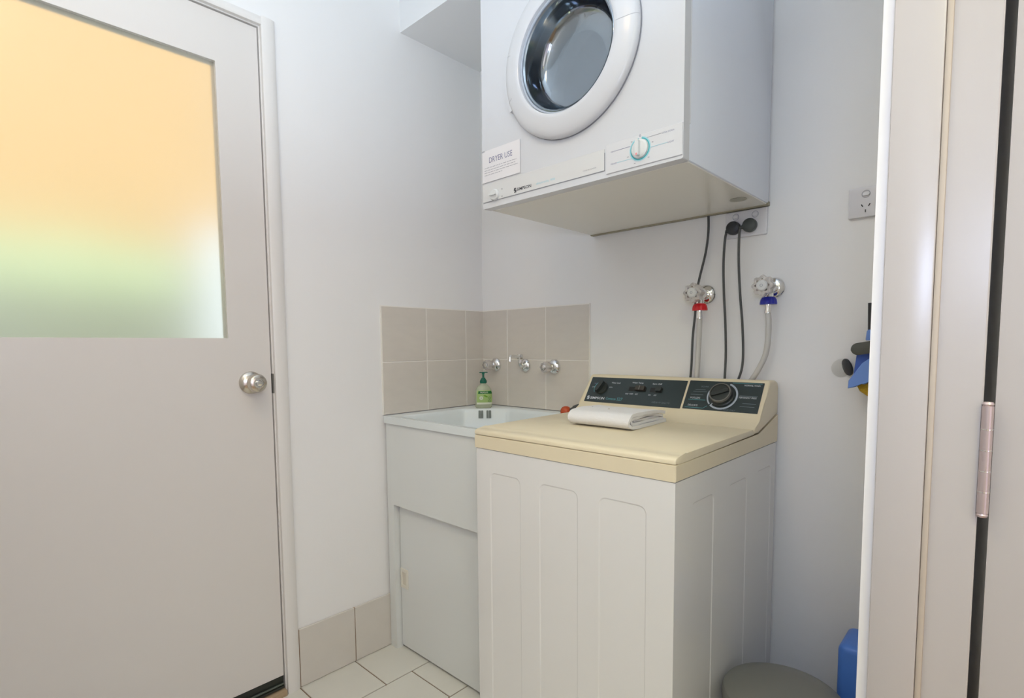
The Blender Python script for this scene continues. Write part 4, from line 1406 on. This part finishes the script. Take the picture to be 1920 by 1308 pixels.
# ------------------------------------------------------------------ bin, blue container, hanging cleaning tools
bn = thing('pedal_bin', 'round bin with a grey domed lid beside the washing machine', 'bin', (1.312, -0.350, 0))
bc = Vector((1.312, -0.350, 0))
obj('bin_body', lathe(B(), [(0, 0.002), (0.112, 0.002), (0.115, 0.006), (0.118, 0.290), (0.1185, 0.294), (0, 0.294)], bc, (0, 0, 1), 48), BINBODY, bn)
obj('bin_lid', lathe(B(), [(0, 0.2945), (0.121, 0.2945), (0.1250, 0.298), (0.1258, 0.310), (0.1250, 0.320), (0.1215, 0.3265), (0.110, 0.3310), (0.080, 0.3350), (0.040, 0.3370), (0, 0.3375)], bc, (0, 0, 1), 56), BINLID, bn)
obj('base_ring', lathe(B(), [(0.100, 0.0), (0.119, 0.0), (0.121, 0.004), (0.121, 0.020), (0.1185, 0.024), (0.100, 0.024)], bc, (0, 0, 1), 48, close=True), DGREY, bn)
obj('pedal', prism(B(), rrect(1.285, 1.339, -0.505, -0.455, 0.010, 4), 'z', 0.010, 0.018, 0.002, 1), DGREY, bn)

bl = thing('storage_box', 'blue plastic container with rounded top behind the grey bin', 'container', (1.462, -0.13, 0))


def rounded_can(x0, x1, y0, y1, z0, z1, r):
    bm = B()
    box(bm, x0, x1, y0, y1, z0, z1)
    bmesh.ops.bevel(bm, geom=[e for e in bm.edges], offset=r, segments=6, profile=0.5, affect='EDGES')
    return bm


obj('body', rounded_can(1.3800, 1.5450, -0.190, -0.070, 0.0, 0.4020, 0.017), BLUEP, bl)
obj('screw_cap', lathe(B(), [(0, 0), (0.022, 0), (0.0225, 0.016), (0.020, 0.019), (0, 0.019)], (1.500, -0.13, 0.4015), (0, 0, 1), 24, lobes=16, amp=0.0005, lobe_r=0.015), BLUED, bl)

mp = thing('squeegee_mop_head', 'blue mop head with yellow sponge hanging against the back wall', 'mop', (1.42, -0.05, 0.97))
obj('handle', tube(B(), [(1.3965, -0.045, 1.128), (1.3945, -0.045, 1.1955)], 0.0058, 16), RUBBER, mp)
obj('socket', lathe(B(), [(0, 0), (0.0125, 0), (0.0130, 0.003), (0.0115, 0.022), (0.0085, 0.0255), (0, 0.0255)], (1.400, -0.045, 1.106), (0, 0, 1), 24), MOPB, mp)
t_ = R(10)
bm = prism(B(), rrect(0, 0.150, -0.0145, 0.0145, 0.0143, 8), 'y', -0.074, -0.018, 0.003, 2)
bmesh.ops.rotate(bm, verts=bm.verts[:], cent=(0, 0, 0), matrix=Matrix.Rotation(-t_, 3, 'Y'))
bmesh.ops.translate(bm, verts=bm.verts[:], vec=(1.3620, 0, 1.0830))
obj('clamp', bm, CLAMP, mp)
bm = prism(B(), [(1.3710, 1.0720), (1.500, 1.0930), (1.500, 1.0400), (1.3655, 1.0200)], 'y', -0.055, -0.028, 0.002, 1)
obj('block', bm, BLUED, mp)
bm = prism(B(), [(1.3870, 1.0520), (1.4020, 1.0640), (1.500, 1.0880), (1.500, 1.0230), (1.4100, 1.0060), (1.4020, 1.0100), (1.3930, 1.0010), (1.3850, 1.0040), (1.3740, 0.9940), (1.3590, 0.9900), (1.3600, 1.0090)], 'y', -0.076, -0.055, 0.002, 1)
obj('scraper', bm, MOPB, mp)
bm = prism(B(), [(1.3735, 0.9960), (1.3850, 1.0100), (1.500, 1.0280), (1.500, 0.9850), (1.4100, 0.9680), (1.4000, 0.9690), (1.3800, 0.9830)], 'y', -0.054, -0.024, 0.003, 2)
obj('sponge', bm, YELLOW, mp)

hk = thing('suction_hook', 'black suction hook on the back wall left of the blue mop head', 'hook', (1.330, 0, 1.036))
obj('suction_cup', lathe(B(), [(0.024, 0.0005), (0.022, 0.0022), (0.014, 0.0060), (0.007, 0.0095), (0.006, 0.016), (0, 0.016)], (1.330, 0, 1.036), (0.25, -1, 0), 32), CLEAR, hk)
bm = lathe(B(), [(0, 0.0), (0.010, 0.0), (0.0205, 0.0030), (0.0225, 0.0060), (0.0215, 0.0095), (0.015, 0.0125), (0, 0.0135)], (0, 0, 0), (0.80, 0.55, 0.28), 36)
bmesh.ops.translate(bm, verts=bm.verts[:], vec=(1.3395, -0.018, 1.0375))
obj('hook_disc', bm, RUBBER, hk)
